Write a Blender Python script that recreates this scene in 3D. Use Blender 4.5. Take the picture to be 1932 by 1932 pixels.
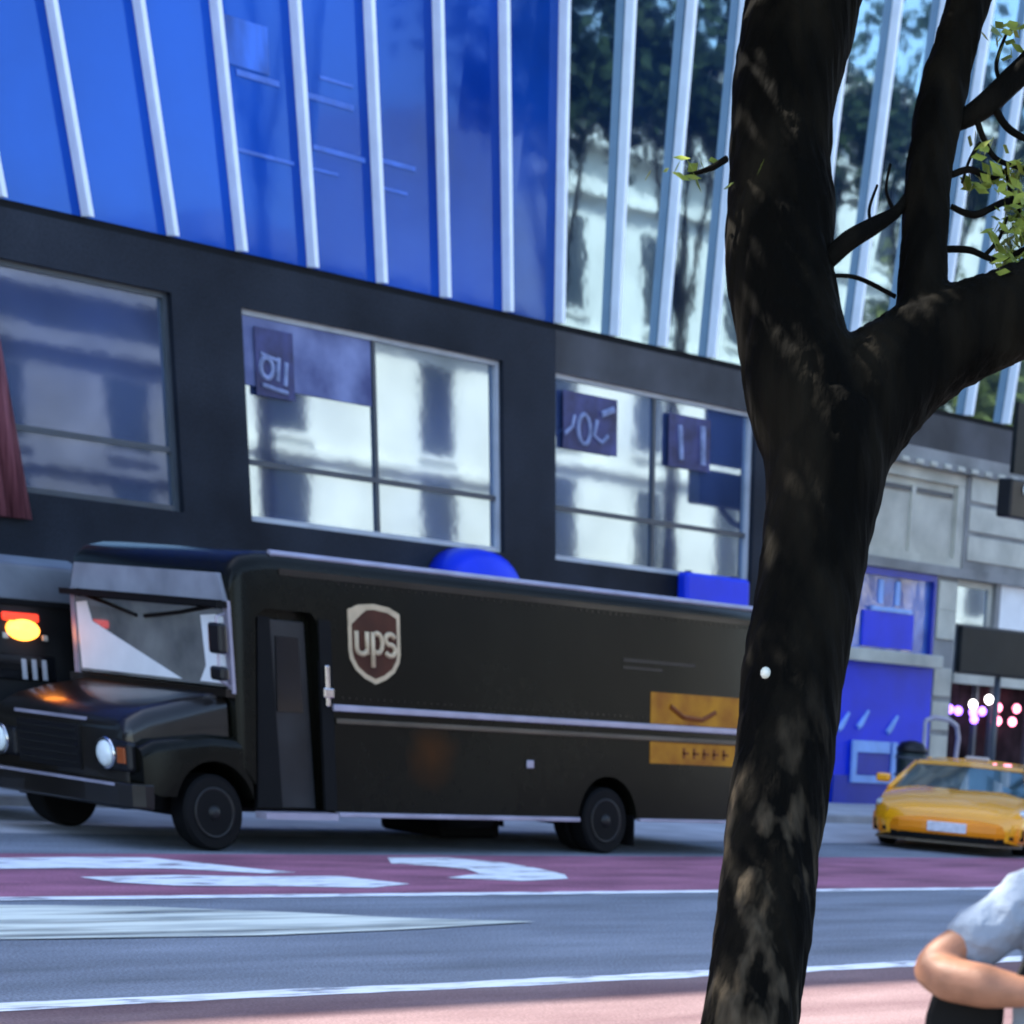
import bpy, bmesh, math, random
from mathutils import Vector, Matrix, noise as mnoise
import numpy as np
random.seed(7)
for o in list(bpy.data.objects): bpy.data.objects.remove(o)
scene = bpy.context.scene
COL = scene.collection
R = math.radians

# ---------------------------------------------------------------- camera
F, CX, CY = 4493.9, 1851.2, 3561.6            # focal length and principal point, in pixels of a 1932 wide picture
YAW, PITCH, ROLL = 0.953782, -0.465103, -0.0902016
CAM = np.array([-17.8268, -24.281, 2.3197])
def cam_axes():
    r = np.array([1, 0, 0.]); d = np.array([0, 0, -1.]); f = np.array([0, 1., 0])
    c, s = math.cos(YAW), math.sin(YAW)
    Rz = np.array([[c, s, 0], [-s, c, 0], [0, 0, 1]])
    r = Rz @ r; f = Rz @ f
    c, s = math.cos(PITCH), math.sin(PITCH)
    f2 = c * f - s * d; d2 = c * d + s * f
    c, s = math.cos(ROLL), math.sin(ROLL)
    return c * r + s * d2, c * d2 - s * r, f2
AR, AD, AF = cam_axes()
cam = bpy.data.cameras.new('camera'); camo = bpy.data.objects.new('camera', cam); COL.objects.link(camo)
M = Matrix(((AR[0], -AD[0], -AF[0], CAM[0]), (AR[1], -AD[1], -AF[1], CAM[1]), (AR[2], -AD[2], -AF[2], CAM[2]), (0, 0, 0, 1)))
camo.matrix_world = M
cam.sensor_width = 36; cam.lens = F / 1932 * 36
cam.shift_x = (966 - CX) / 1932; cam.shift_y = (CY - 966) / 1932
cam.clip_start = .1; cam.clip_end = 2000
cam.dof.use_dof = True; cam.dof.focus_distance = 11.5; cam.dof.aperture_fstop = 3.4
scene.camera = camo

# ---------------------------------------------------------------- light
SUN = Vector((-.36, .75, 1.0)).normalized()
elev = math.asin(SUN.z); az = math.atan2(SUN.x, SUN.y)
w = bpy.data.worlds.new('World'); scene.world = w; w.use_nodes = True
nt = w.node_tree; sky = nt.nodes.new('ShaderNodeTexSky'); sky.sky_type = 'NISHITA'; sky.sun_disc = False
sky.sun_elevation = elev; sky.sun_rotation = az
sky.air_density = 1.0; sky.dust_density = 1.2; sky.ozone_density = 1.5
bg = nt.nodes['Background']; nt.links.new(sky.outputs[0], bg.inputs[0]); bg.inputs[1].default_value = .13
sl = bpy.data.lights.new('sun', 'SUN'); sl.energy = 3.2; sl.angle = R(.5); sl.color = (1, .95, .86)
so = bpy.data.objects.new('sun', sl); COL.objects.link(so); so.rotation_euler = SUN.to_track_quat('Z', 'Y').to_euler()
so.location = (0, 0, 60)
vs = scene.view_settings; vs.view_transform = 'Standard'; vs.look = 'None'; vs.exposure = 2.3; vs.gamma = 1

# ---------------------------------------------------------------- geometry of the view (used to read positions off known planes)
def ray(u, v): return AR * ((u - CX) / F) + AD * ((v - CY) / F) + AF
def on_y(u, v, Y): d = ray(u, v); return CAM + d * ((Y - CAM[1]) / d[1])
def on_x(u, v, X): d = ray(u, v); return CAM + d * ((X - CAM[0]) / d[0])
def on_z(u, v, Z=0.): d = ray(u, v); return CAM + d * ((Z - CAM[2]) / d[2])
def at_depth(u, v, t): return CAM + ray(u, v) * t

# ---------------------------------------------------------------- materials
def mat(name, col, rough=.6, spec=.4, metal=0., ior=1.45, var=.15, vscale=3., bump=0., bscale=20., bdist=.01, emit=None, estr=0., col2=None, stretch=(1, 1, 1), coat=0., contrast=(.3, .7), tint=None, grain=0., gscale=60., worn=None):
    m = bpy.data.materials.new(name); m.use_nodes = True
    t = m.node_tree; b = t.nodes['Principled BSDF']
    b.inputs['Roughness'].default_value = rough; b.inputs['Specular IOR Level'].default_value = spec
    b.inputs['Metallic'].default_value = metal; b.inputs['IOR'].default_value = ior
    b.inputs['Coat Weight'].default_value = coat
    if tint: b.inputs['Specular Tint'].default_value = (*tint, 1)
    tc = t.nodes.new('ShaderNodeTexCoord'); mp = t.nodes.new('ShaderNodeMapping'); t.links.new(tc.outputs['Object'], mp.inputs[0])
    mp.inputs['Scale'].default_value = stretch
    n = t.nodes.new('ShaderNodeTexNoise'); n.inputs['Scale'].default_value = vscale; n.inputs['Detail'].default_value = 6
    t.links.new(mp.outputs[0], n.inputs[0])
    cr = t.nodes.new('ShaderNodeValToRGB'); t.links.new(n.outputs[0], cr.inputs[0])
    a = tuple(max(0, c * (1 - var)) for c in col); z = col2 if col2 else tuple(c * (1 + var) for c in col)
    cr.color_ramp.elements[0].position = contrast[0]; cr.color_ramp.elements[1].position = contrast[1]
    cr.color_ramp.elements[0].color = (*a, 1); cr.color_ramp.elements[1].color = (*z, 1)
    t.links.new(cr.outputs[0], b.inputs['Base Color'])
    if grain:
        n3 = t.nodes.new('ShaderNodeTexNoise'); n3.inputs['Scale'].default_value = gscale; n3.inputs['Detail'].default_value = 3; t.links.new(tc.outputs['Object'], n3.inputs[0])
        mr = t.nodes.new('ShaderNodeMapRange'); mr.inputs[1].default_value = .3; mr.inputs[2].default_value = .7; mr.inputs[3].default_value = 1 - grain; mr.inputs[4].default_value = 1 + grain; t.links.new(n3.outputs[0], mr.inputs[0])
        mx = t.nodes.new('ShaderNodeMix'); mx.data_type = 'RGBA'; mx.blend_type = 'MULTIPLY'; mx.inputs[0].default_value = 1; t.links.new(cr.outputs[0], mx.inputs[6]); t.links.new(mr.outputs[0], mx.inputs[7]); t.links.new(mx.outputs[2], b.inputs['Base Color'])
    if worn:
        n4 = t.nodes.new('ShaderNodeTexNoise'); n4.inputs['Scale'].default_value = worn[2]; n4.inputs['Detail'].default_value = 5; t.links.new(mp.outputs[0], n4.inputs[0])
        m4 = t.nodes.new('ShaderNodeMapRange'); m4.inputs[1].default_value = worn[0]; m4.inputs[2].default_value = worn[1]; t.links.new(n4.outputs[0], m4.inputs[0]); t.links.new(m4.outputs[0], b.inputs['Alpha'])
    if bump:
        n2 = t.nodes.new('ShaderNodeTexNoise'); n2.inputs['Scale'].default_value = bscale; n2.inputs['Detail'].default_value = 4
        t.links.new(mp.outputs[0], n2.inputs[0])
        bp = t.nodes.new('ShaderNodeBump'); bp.inputs['Strength'].default_value = bump; bp.inputs['Distance'].default_value = bdist
        t.links.new(n2.outputs[0], bp.inputs['Height']); t.links.new(bp.outputs[0], b.inputs['Normal'])
    if emit:
        b.inputs['Emission Color'].default_value = (*emit, 1); b.inputs['Emission Strength'].default_value = estr
    return m
G = {}
G['asphalt'] = mat('asphalt', (.185, .205, .235), .85, .3, var=.3, vscale=.9, bump=.8, bscale=110, stretch=(.35, 1.6, 1), grain=.45, gscale=45)
G['ground'] = mat('plaza paving', (.17, .15, .14), .8, .3, var=.25, vscale=1.2, bump=.3, bscale=40)
G['red_paint'] = mat('red lane paint', (.30, .115, .17), .8, .3, var=.4, vscale=1.3, bump=.5, bscale=90, stretch=(.4, 1.5, 1), grain=.3, gscale=40)
G['red_pave'] = mat('red pavement', (.155, .085, .088), .85, .3, var=.25, vscale=.8, bump=.4, bscale=60, col2=(.23, .155, .15), stretch=(.4, 1.5, 1), grain=.3, gscale=50)
G['road_white'] = mat('worn road white', (.72, .74, .74), .7, .3, var=.4, vscale=5, bump=.2, bscale=60, col2=(.85, .86, .86), stretch=(.5, 2, 1), contrast=(.25, .5), worn=(.30, .44, 3.0))
G['road_cream'] = mat('faded cream paint', (.30, .34, .32), .75, .3, var=.25, vscale=1.6, col2=(.72, .74, .62), stretch=(.25, 2.2, 1), contrast=(.3, .55), worn=(.28, .48, 1.1))  # sunlight painted as colour; worn here only makes the streak's alpha patchy
G['kerb'] = mat('kerb stone', (.35, .35, .36), .8, .3, bump=.3)
G['blue_glass'] = mat('blue coated glass', (.003, .032, .28), .05, .5, ior=1.6, tint=(.25, .5, 1), var=.35, vscale=.16, bump=.04, bscale=.8, bdist=.05, col2=(.006, .09, .56))
G['navy_glass'] = mat('navy glass', (.003, .022, .16), .05, .5, ior=1.8, tint=(.3, .55, 1), var=.35, vscale=.25, bump=.04, bscale=.8, bdist=.05, col2=(.006, .07, .42))
G['clear_glass'] = mat('dark mirror glass', (.003, .012, .04), .03, .5, ior=4.2, tint=(.6, .85, 1), var=.5, vscale=.22, bump=.045, bscale=.7, bdist=.05)
G['shop_glass'] = mat('shop glass', (.035, .06, .14), .035, .5, ior=4.2, tint=(.70, .89, 1), var=.6, vscale=.45, bump=.022, bscale=.9, bdist=.05, col2=(.06, .10, .26))
G['fin'] = mat('fin metal', (.78, .84, .90), .35, .5, var=.06)
G['facade'] = mat('dark granite', (.0060, .0095, .0175), .55, .15, var=.4, vscale=.45, bump=.2, bscale=25, col2=(.024, .030, .044), grain=.25, gscale=30)
G['facade_mid'] = mat('mid grey granite', (.060, .062, .072), .6, .3, var=.5, vscale=.7, bump=.2, bscale=25)
G['facade_pale'] = mat('grey stone', (.24, .24, .235), .7, .3, var=.35, vscale=1.1, bump=.3, bscale=20)
G['gap'] = mat('black gasket', (.004, .005, .007), .7, .2)
G['frame'] = mat('window frame metal', (.05, .06, .075), .4, .5)
G['frame_pale'] = mat('pale window frame', (.42, .45, .50), .4, .5)
G['cream'] = mat('cream stone', (.48, .47, .40), .75, .3, var=.2, vscale=1.6, bump=.3, bscale=18)
G['white'] = mat('white panel', (.75, .77, .78), .5, .4, var=.06)
G['stone'] = mat('pale limestone', (.64, .64, .59), .8, .3, var=.15, vscale=.5, bump=.3, bscale=8)
G['brick'] = mat('grey brick', (.11, .11, .135), .85, .3, var=.3, vscale=.7, bump=.3, bscale=10)
G['dark_window'] = mat('dark window', (.02, .025, .035), .1, .5)
G['royal'] = mat('royal blue', (.004, .03, .62), .4, .4, var=.15, vscale=1.5)
G['deep_blue'] = mat('deep blue panel', (.006, .03, .36), .35, .5, var=.25, vscale=1.2)
G['blue_window'] = mat('blue tinted window', (.03, .09, .48), .05, .5, ior=2.0, var=.6, vscale=1.1, col2=(.10, .25, .75), bump=.1, bscale=1.5, bdist=.05)
G['pale_blue'] = mat('pale blue lettering', (.25, .42, .80), .5, .4)
G['maroon'] = mat('maroon cloth', (.10, .018, .03), .8, .2, var=.5, vscale=3, stretch=(6, 1, .3), col2=(.26, .09, .11))
G['ink'] = mat('dark navy poster', (.02, .024, .09), .4, .4, var=.5, vscale=3, col2=(.05, .06, .20))
G['chalk'] = mat('chalk lettering', (.22, .26, .42), .6, .3, var=.4, vscale=5)
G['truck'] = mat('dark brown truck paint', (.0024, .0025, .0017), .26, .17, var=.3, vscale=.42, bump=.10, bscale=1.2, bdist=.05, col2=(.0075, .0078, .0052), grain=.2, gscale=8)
def tint_reflection(m, at, rad, col):       # an orange-brown reflection put into the paint colour
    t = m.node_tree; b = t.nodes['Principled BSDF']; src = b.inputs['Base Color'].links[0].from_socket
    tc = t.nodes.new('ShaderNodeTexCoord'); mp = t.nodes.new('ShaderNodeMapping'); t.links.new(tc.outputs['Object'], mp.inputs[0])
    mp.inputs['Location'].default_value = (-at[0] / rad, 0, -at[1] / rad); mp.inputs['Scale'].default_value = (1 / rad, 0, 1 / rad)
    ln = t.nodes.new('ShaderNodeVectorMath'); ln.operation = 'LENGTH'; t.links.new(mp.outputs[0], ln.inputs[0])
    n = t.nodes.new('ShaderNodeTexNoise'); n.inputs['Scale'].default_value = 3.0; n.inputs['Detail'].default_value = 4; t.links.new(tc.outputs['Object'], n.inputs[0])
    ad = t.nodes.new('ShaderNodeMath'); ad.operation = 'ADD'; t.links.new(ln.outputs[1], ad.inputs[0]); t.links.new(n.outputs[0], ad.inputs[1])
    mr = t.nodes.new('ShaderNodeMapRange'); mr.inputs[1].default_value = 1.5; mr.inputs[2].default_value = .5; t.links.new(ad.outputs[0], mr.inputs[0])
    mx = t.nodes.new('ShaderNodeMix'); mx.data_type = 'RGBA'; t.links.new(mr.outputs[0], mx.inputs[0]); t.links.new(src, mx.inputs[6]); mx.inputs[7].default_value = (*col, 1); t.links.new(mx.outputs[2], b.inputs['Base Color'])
tint_reflection(G['truck'], (3.05, 1.08), .42, (.040, .014, .003))
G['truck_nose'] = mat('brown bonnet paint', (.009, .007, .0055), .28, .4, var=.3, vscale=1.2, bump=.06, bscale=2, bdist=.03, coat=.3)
G['truck_roof'] = mat('pale roof cap', (.25, .26, .30), .4, .5, var=.25, vscale=2)
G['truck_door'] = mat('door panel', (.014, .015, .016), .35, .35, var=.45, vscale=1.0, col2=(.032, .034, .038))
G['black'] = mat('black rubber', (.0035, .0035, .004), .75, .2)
G['black_gloss'] = mat('black plastic', (.008, .008, .010), .35, .4)
G['rail'] = mat('aluminium rail', (.36, .34, .42), .35, .5, metal=.3, var=.2, vscale=2)
G['rail_tan'] = mat('tan rail', (.10, .075, .05), .45, .4, var=.4, vscale=1)
G['chrome'] = mat('chrome', (.6, .6, .62), .15, .5, metal=1)
G['steel'] = mat('painted steel rim', (.009, .009, .009), .45, .4)
G['windscreen'] = mat('windscreen', (.16, .17, .18), .05, .5, ior=2.6, var=.5, vscale=1.3, col2=(.28, .28, .27))
G['windscreen_dark'] = mat('dark windscreen', (.006, .007, .009), .08, .4, ior=1.5, var=.3)
G['lens'] = mat('headlamp lens', (.75, .80, .78), .12, .6, var=.08, vscale=12, bump=.3, bscale=50)
G['amber'] = mat('amber lens', (.30, .07, .02), .2, .5)
G['emblem_gold'] = mat('pale gold emblem', (.50, .38, .24), .5, .4, var=.2, vscale=4)
G['emblem_brown'] = mat('brown emblem field', (.055, .014, .006), .5, .3, var=.3, vscale=3)
G['decal'] = mat('orange yellow decal', (.36, .10, .005), .5, .3, var=.35, vscale=2.5, col2=(.50, .22, .01))
G['decal_ink'] = mat('brown decal ink', (.18, .05, .01), .5, .3)
G['faint'] = mat('faint lettering', (.045, .035, .025), .6, .3)
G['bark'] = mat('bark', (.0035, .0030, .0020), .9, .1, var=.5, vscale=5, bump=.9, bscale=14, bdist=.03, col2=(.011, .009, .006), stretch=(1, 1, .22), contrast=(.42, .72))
def peel_and_sun(m, pale, ztop):       # peeled patches and sunlit highlights painted low on the trunk
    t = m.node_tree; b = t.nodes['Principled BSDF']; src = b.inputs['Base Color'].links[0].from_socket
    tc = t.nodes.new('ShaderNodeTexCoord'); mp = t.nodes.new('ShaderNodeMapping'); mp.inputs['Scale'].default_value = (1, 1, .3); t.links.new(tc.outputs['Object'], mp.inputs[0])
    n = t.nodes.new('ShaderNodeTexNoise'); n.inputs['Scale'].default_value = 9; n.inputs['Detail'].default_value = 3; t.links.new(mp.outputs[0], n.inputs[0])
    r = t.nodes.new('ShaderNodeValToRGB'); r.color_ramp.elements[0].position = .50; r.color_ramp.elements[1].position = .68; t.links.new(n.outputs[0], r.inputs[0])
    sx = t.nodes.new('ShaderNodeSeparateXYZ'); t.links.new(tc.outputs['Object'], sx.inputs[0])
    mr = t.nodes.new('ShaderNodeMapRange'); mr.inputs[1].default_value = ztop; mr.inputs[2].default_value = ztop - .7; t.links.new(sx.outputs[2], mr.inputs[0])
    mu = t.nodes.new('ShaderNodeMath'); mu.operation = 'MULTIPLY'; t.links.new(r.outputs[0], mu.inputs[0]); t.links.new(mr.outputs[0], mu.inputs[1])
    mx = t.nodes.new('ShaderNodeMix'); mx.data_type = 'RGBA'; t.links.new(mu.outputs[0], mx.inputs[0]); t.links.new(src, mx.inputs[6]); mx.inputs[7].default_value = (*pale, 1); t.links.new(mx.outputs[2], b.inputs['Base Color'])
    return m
G['bark_near'] = peel_and_sun(mat('near bark', (.0032, .0028, .0019), .9, .08, var=.5, vscale=5, bump=1., bscale=14, bdist=.03, col2=(.011, .009, .006), stretch=(1, 1, .22), contrast=(.42, .72)), (.070, .054, .036), 1.9)
G['bark_pale'] = mat('pale peeled bark', (.24, .20, .13), .9, .15, var=.4, vscale=9, bump=.6, bscale=20, stretch=(1, 1, .3))
G['pavement'] = mat('pale pavement', (.42, .42, .44), .8, .3, var=.2, vscale=1.2, bump=.3, bscale=30)
G['leaf'] = mat('leaf', (.045, .085, .015), .6, .3, var=.5, vscale=1.2, col2=(.12, .16, .02))
G['leaf_dark'] = mat('dark leaf', (.016, .034, .012), .7, .2, var=.5, vscale=.5, col2=(.03, .055, .02))
G['leaf_light'] = mat('sunlit yellow green leaf', (.16, .20, .05), .7, .2, var=.4, vscale=.6, col2=(.30, .33, .11))
G['leaf_yellow'] = mat('yellow green leaf', (.22, .26, .04), .6, .3, var=.4, vscale=8)
G['taxi'] = mat('taxi yellow', (.88, .36, .003), .22, .5, var=.06, vscale=1, coat=.6)
G['taxi_orange'] = mat('taxi bumper', (.80, .24, .003), .35, .4, var=.12, vscale=2)
G['taxi_glass'] = mat('car glass', (.03, .07, .08), .05, .5, ior=2.0, var=.5, vscale=1.3)
G['plate'] = mat('number plate', (.62, .62, .68), .5, .4, var=.2, vscale=14)
G['skin'] = mat('skin', (.25, .115, .068), .5, .3, var=.28, vscale=9, bump=.3, bscale=70, bdist=.004)
G['shirt'] = mat('pale blue grey cotton', (.21, .25, .31), .9, .2, var=.10, vscale=6, bump=.9, bscale=7, bdist=.05)
G['hair'] = mat('dark hair', (.02, .014, .01), .7, .3, bump=.5, bscale=40)
G['sign_black'] = mat('black sign face', (.006, .008, .009), .5, .3, var=.3)
G['bin'] = mat('dark green bin paint', (.012, .022, .022), .4, .4)
G['shop_dark'] = mat('dark shop interior', (.02, .012, .016), .9, .1, var=.7, vscale=2, col2=(.05, .03, .035))
G['tag'] = mat('white paper tag', (.7, .7, .6), .7, .3)

# ---------------------------------------------------------------- mesh helpers
class MB:
    def __init__(s): s.v = []; s.f = []
    def add(s, vs, fs):
        n = len(s.v); s.v += [tuple(map(float, q)) for q in vs]; s.f += [tuple(i + n for i in f) for f in fs]; return s
    def box(s, x0, x1, y0, y1, z0, z1):
        return s.add([(x0, y0, z0), (x1, y0, z0), (x1, y1, z0), (x0, y1, z0), (x0, y0, z1), (x1, y0, z1), (x1, y1, z1), (x0, y1, z1)],
                     [(0, 3, 2, 1), (4, 5, 6, 7), (0, 1, 5, 4), (1, 2, 6, 5), (2, 3, 7, 6), (3, 0, 4, 7)])
    def prism(s, lo, hi):            # two matching polygons, capped
        n = len(lo)
        return s.add(list(lo) + list(hi), [tuple(range(n))[::-1], tuple(range(n, 2 * n))] + [(i, (i + 1) % n, n + (i + 1) % n, n + i) for i in range(n)])
    def slab(s, poly, y0, y1):       # polygon in (x, z) between two y
        return s.prism([(x, y0, z) for x, z in poly], [(x, y1, z) for x, z in poly])
    def loft(s, rings, closed=True, cap=True):
        n = len(rings[0]); base = len(s.v)
        for r in rings: s.v += [tuple(map(float, q)) for q in r]
        for k in range(len(rings) - 1):
            for i in range(n if closed else n - 1):
                a = base + k * n + i; b = base + k * n + (i + 1) % n
                s.f.append((a, b, b + n, a + n))
        if cap:
            s.f.append(tuple(base + i for i in range(n))[::-1]); s.f.append(tuple(base + (len(rings) - 1) * n + i for i in range(n)))
        return s
    def tube(s, pts, rad, seg=12, cap=True):
        pts = [Vector(p) for p in pts]; rings = []
        if not hasattr(rad, '__len__'): rad = [rad] * len(pts)
        up = None
        for i, p in enumerate(pts):
            t = (pts[min(i + 1, len(pts) - 1)] - pts[max(i - 1, 0)]).normalized()
            if up is None: up = t.orthogonal().normalized()
            up = (up - t * up.dot(t)).normalized(); sd = t.cross(up)
            rings.append([p + (up * math.cos(a) + sd * math.sin(a)) * rad[i] for a in [2 * math.pi * k / seg for k in range(seg)]])
        return s.loft(rings, cap=cap)
    def disc(s, c, axis, r, th, seg=32):
        c = Vector(c); a = Vector(axis).normalized()
        return s.tube([c - a * th / 2, c + a * th / 2], r, seg)
    def lathe(s, c, axis, prof, seg=32):   # prof: (distance along axis, radius)
        c = Vector(c); a = Vector(axis).normalized(); u = a.orthogonal().normalized(); q = a.cross(u)
        return s.loft([[c + a * h + (u * math.cos(t) + q * math.sin(t)) * r for t in [2 * math.pi * k / seg for k in range(seg)]] for h, r in prof], cap=True)
    def ball(s, c, r, seg=12):
        n = seg // 2
        return s.lathe(c, (0, 0, 1), [(-r * math.cos(math.pi * k / n), max(.001, r * math.sin(math.pi * k / n))) for k in range(n + 1)], seg)
    def build(s, name, m, parent=None, smooth=False, bevel=0.):
        me = bpy.data.meshes.new(name); me.from_pydata(s.v, [], s.f); me.validate()
        bm = bmesh.new(); bm.from_mesh(me); bmesh.ops.recalc_face_normals(bm, faces=bm.faces); bm.to_mesh(me); bm.free()
        o = bpy.data.objects.new(name, me); COL.objects.link(o)
        if m is not None: me.materials.append(m)
        if parent is not None:
            o.parent = parent; o.matrix_parent_inverse = Matrix()
        if smooth: me.polygons.foreach_set('use_smooth', [True] * len(me.polygons))
        if bevel:
            b = o.modifiers.new('bevel', 'BEVEL'); b.width = bevel; b.segments = 2; b.limit_method = 'ANGLE'; b.angle_limit = R(40)
        return o
def tag(o, label=None, cat=None, group=None, kind=None):
    for k, v in (('label', label), ('category', cat), ('group', group), ('kind', kind)):
        if v: o[k] = v
    return o
def thing(name, label, cat, loc=(0, 0, 0), rz=0., group=None):
    o = bpy.data.objects.new(name, None); COL.objects.link(o); o.location = loc; o.rotation_euler = (0, 0, rz)
    return tag(o, label, cat, group)
def bake(o):                      # apply modifiers without operators
    dg = bpy.context.evaluated_depsgraph_get(); dg.update()
    me = bpy.data.meshes.new_from_object(o.evaluated_get(dg)); o.modifiers.clear(); o.data = me; return o
def cut(o, cutter):
    b = o.modifiers.new('cut', 'BOOLEAN'); b.operation = 'DIFFERENCE'; b.object = cutter; b.solver = 'EXACT'
    bake(o); bpy.data.objects.remove(cutter)
def smooth_all(o, ang=None):
    o.data.polygons.foreach_set('use_smooth', [True] * len(o.data.polygons))
    if ang: 
        try: o.data.set_sharp_from_angle(angle=R(ang))
        except Exception: pass
def sheet(name, poly, z, m, kind='structure'):
    o = MB().add([(x, y, z) for x, y in poly], [tuple(range(len(poly)))]).build(name, m); o['kind'] = kind; return o

# ================================================================ GROUND
Y1, Y2, YB = -4.05, -9.61, 8.5
sheet('ground', [(-300, -300), (400, -300), (400, 300), (-300, 300)], -.02, G['ground'])
sheet('road', [(-120, -13.4), (200, -13.4), (200, 5.5), (-120, 5.5)], .0, G['asphalt'])
sheet('red_lane', [(-120, Y1 + .07), (200, Y1 + .07), (200, -.25), (-120, -.25)], .004, G['red_paint'])
sheet('red_pavement', [(-120, -13.4), (200, -13.4), (200, Y2 - .12), (-120, Y2 - .12)], .004, G['red_pave'])
def jitter_strip(name, x0, x1, y0, y1, z, m, amp, step=.25):
    mb = MB(); n = int((x1 - x0) / step); lo = []; hi = []
    for i in range(n + 1):
        x = x0 + (x1 - x0) * i / n
        lo.append((x, y0 + amp * mnoise.noise((x * 2.3, 1.7, y0)), z)); hi.append((x, y1 + amp * mnoise.noise((x * 2.1, 9.1, y1)), z))
    mb.add(lo + hi, [(i, i + 1, n + 2 + i, n + 1 + i) for i in range(n)])
    o = mb.build(name, m); o['kind'] = 'structure'; return o
jitter_strip('lane_line', -60, 120, Y1 - .13, Y1 + .10, .008, G['road_white'], .03)
jitter_strip('edge_line', -60, 120, Y2 - .18, Y2 + .12, .008, G['road_white'], .06)
def traced(name, pts, m, z=.012):
    P = [on_z(u, v) for u, v in pts]
    o = MB().add([(p[0], p[1], z) for p in P], [tuple(range(len(P)))]).build(name, m); o['kind'] = 'structure'; return o
traced('lane_lettering', [(731, 1620), (844, 1620), (949, 1629), (1019, 1641), (1066, 1652), (1072, 1660), (984, 1664), (844, 1658), (905, 1650), (879, 1641), (808, 1635), (738, 1631)], G['road_white'])
traced('lane_lettering', [(-60, 1622), (140, 1619), (281, 1620), (387, 1631), (470, 1640), (560, 1648), (500, 1650), (330, 1641), (120, 1640), (-60, 1642)], G['road_white'])
traced('lane_lettering', [(150, 1657), (330, 1653), (480, 1656), (640, 1655), (773, 1670), (703, 1677), (520, 1674), (330, 1673), (220, 1667)], G['road_white'])
traced('faded_marking', [(-260, 1712), (0, 1710), (250, 1712), (560, 1724), (760, 1734), (1010, 1741), (760, 1756), (500, 1767), (200, 1772), (-260, 1778)], G['road_cream'])  # sunlit streak across the road, painted as a cream patch
sheet('parking_strip', [(-120, 1.9), (200, 1.9), (200, 5.47), (-120, 5.47)], .004, G['pavement'])  # paler strip of ground along the far kerb
# far kerb and pavement
k = MB().box(-120, 200, 5.48, 5.72, -.01, .13).build('kerb', G['kerb'], bevel=.02); k['kind'] = 'structure'
k = MB().box(-120, 200, 5.725, YB + .3, -.01, .126).build('pavement', G['pavement']); k['kind'] = 'structure'
# near plaza: a gentle ramp up from the red pavement
pl = MB().add([(-120, -13.4, .0), (200, -13.4, .0), (200, -16.2, .45), (-120, -16.2, .45), (200, -60, .46), (-120, -60, .46)], [(0, 1, 2, 3), (3, 2, 4, 5)]).build('plaza', G['ground']); pl['kind'] = 'structure'

# ================================================================ OFFICE BUILDING (glass above dark stone)
ob = thing('office_building', 'blue glass fronted office building with pale fins above dark stone shop windows', 'building', (12, YB, 0))
def L(mb): # world coordinates into the building's frame
    mb.v = [(x - 12, y - YB, z) for x, y, z in mb.v]; return mb
ZG, ZT, ZM, ZB = 6.88, 6.23, 4.37, 3.62
TOP = 24.6
winx = [(-16.6, -11.9), (-10.7, -6.0), (-4.7, -.1), (1.2, 5.95), (7.1, 11.95), (13.05, 17.75)]
w0, w1 = -45., 75.
mb = MB()
edges = [w0] + [e for ww in winx for e in ww] + [20.1]
for a, b in zip(edges[0::2], edges[1::2]): mb.box(a, b, YB, YB + .6, ZB, ZT)          # piers
mb.box(w0, 13.05, YB, YB + .6, ZT, ZG - .09)                                            # beam
mb.box(w0, 20.1, YB, YB + .6, 0, ZB)                                                 # plinth wall
L(mb).build('stone_wall', G['facade'], ob)
L(MB().box(13.053, w1, YB, YB + .6, ZT, ZG - .09)).build('stone_beam', G['facade_mid'], ob)  # same stone; its paler tone under the sky is put into the colour
L(MB().box(w0, w1, YB + .05, YB + .6, ZG - .09, ZG - .002)).build('shadow_gap', G['gap'], ob)
L(MB().box(w0, w1, YB + .6, YB + 14, 0, TOP)).build('building_core', G['facade'], ob)
L(MB().box(w0, w1, YB - .15, YB + .6, TOP - 1.0, TOP + .6)).build('parapet', G['facade'], ob)
finpx = [((90, 0), (160, 410)), ((255, 0), (320, 440)), ((400, 0), (450, 470)), ((550, 0), (585, 505)), ((690, 0), (715, 535)), ((820, 0), (835, 560)), ((945, 0), (953, 580)), ((1060, 0), (1050, 608)), ((1185, 0), (1155, 622)), ((1300, 0), (1245, 640))]
fl = []
for a, b in finpx:
    A = on_y(*a, YB); B = on_y(*b, YB); s = (A[0] - B[0]) / (A[2] - B[2]); fl.append((B[0] - s * (B[2] - ZG), s))
fl = [(fl[0][0] - 1.25 * k, fl[0][1] - .012 * min(k, 4)) for k in range(38, 0, -1)] + fl
A = on_y(1708, 0, YB); B = on_y(1640, 500, YB)
for i in range(1, 36): 
    x = fl[-1][0] + 1.17; fl.append((x, min(.16, .105 + .01 * i)))
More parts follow.
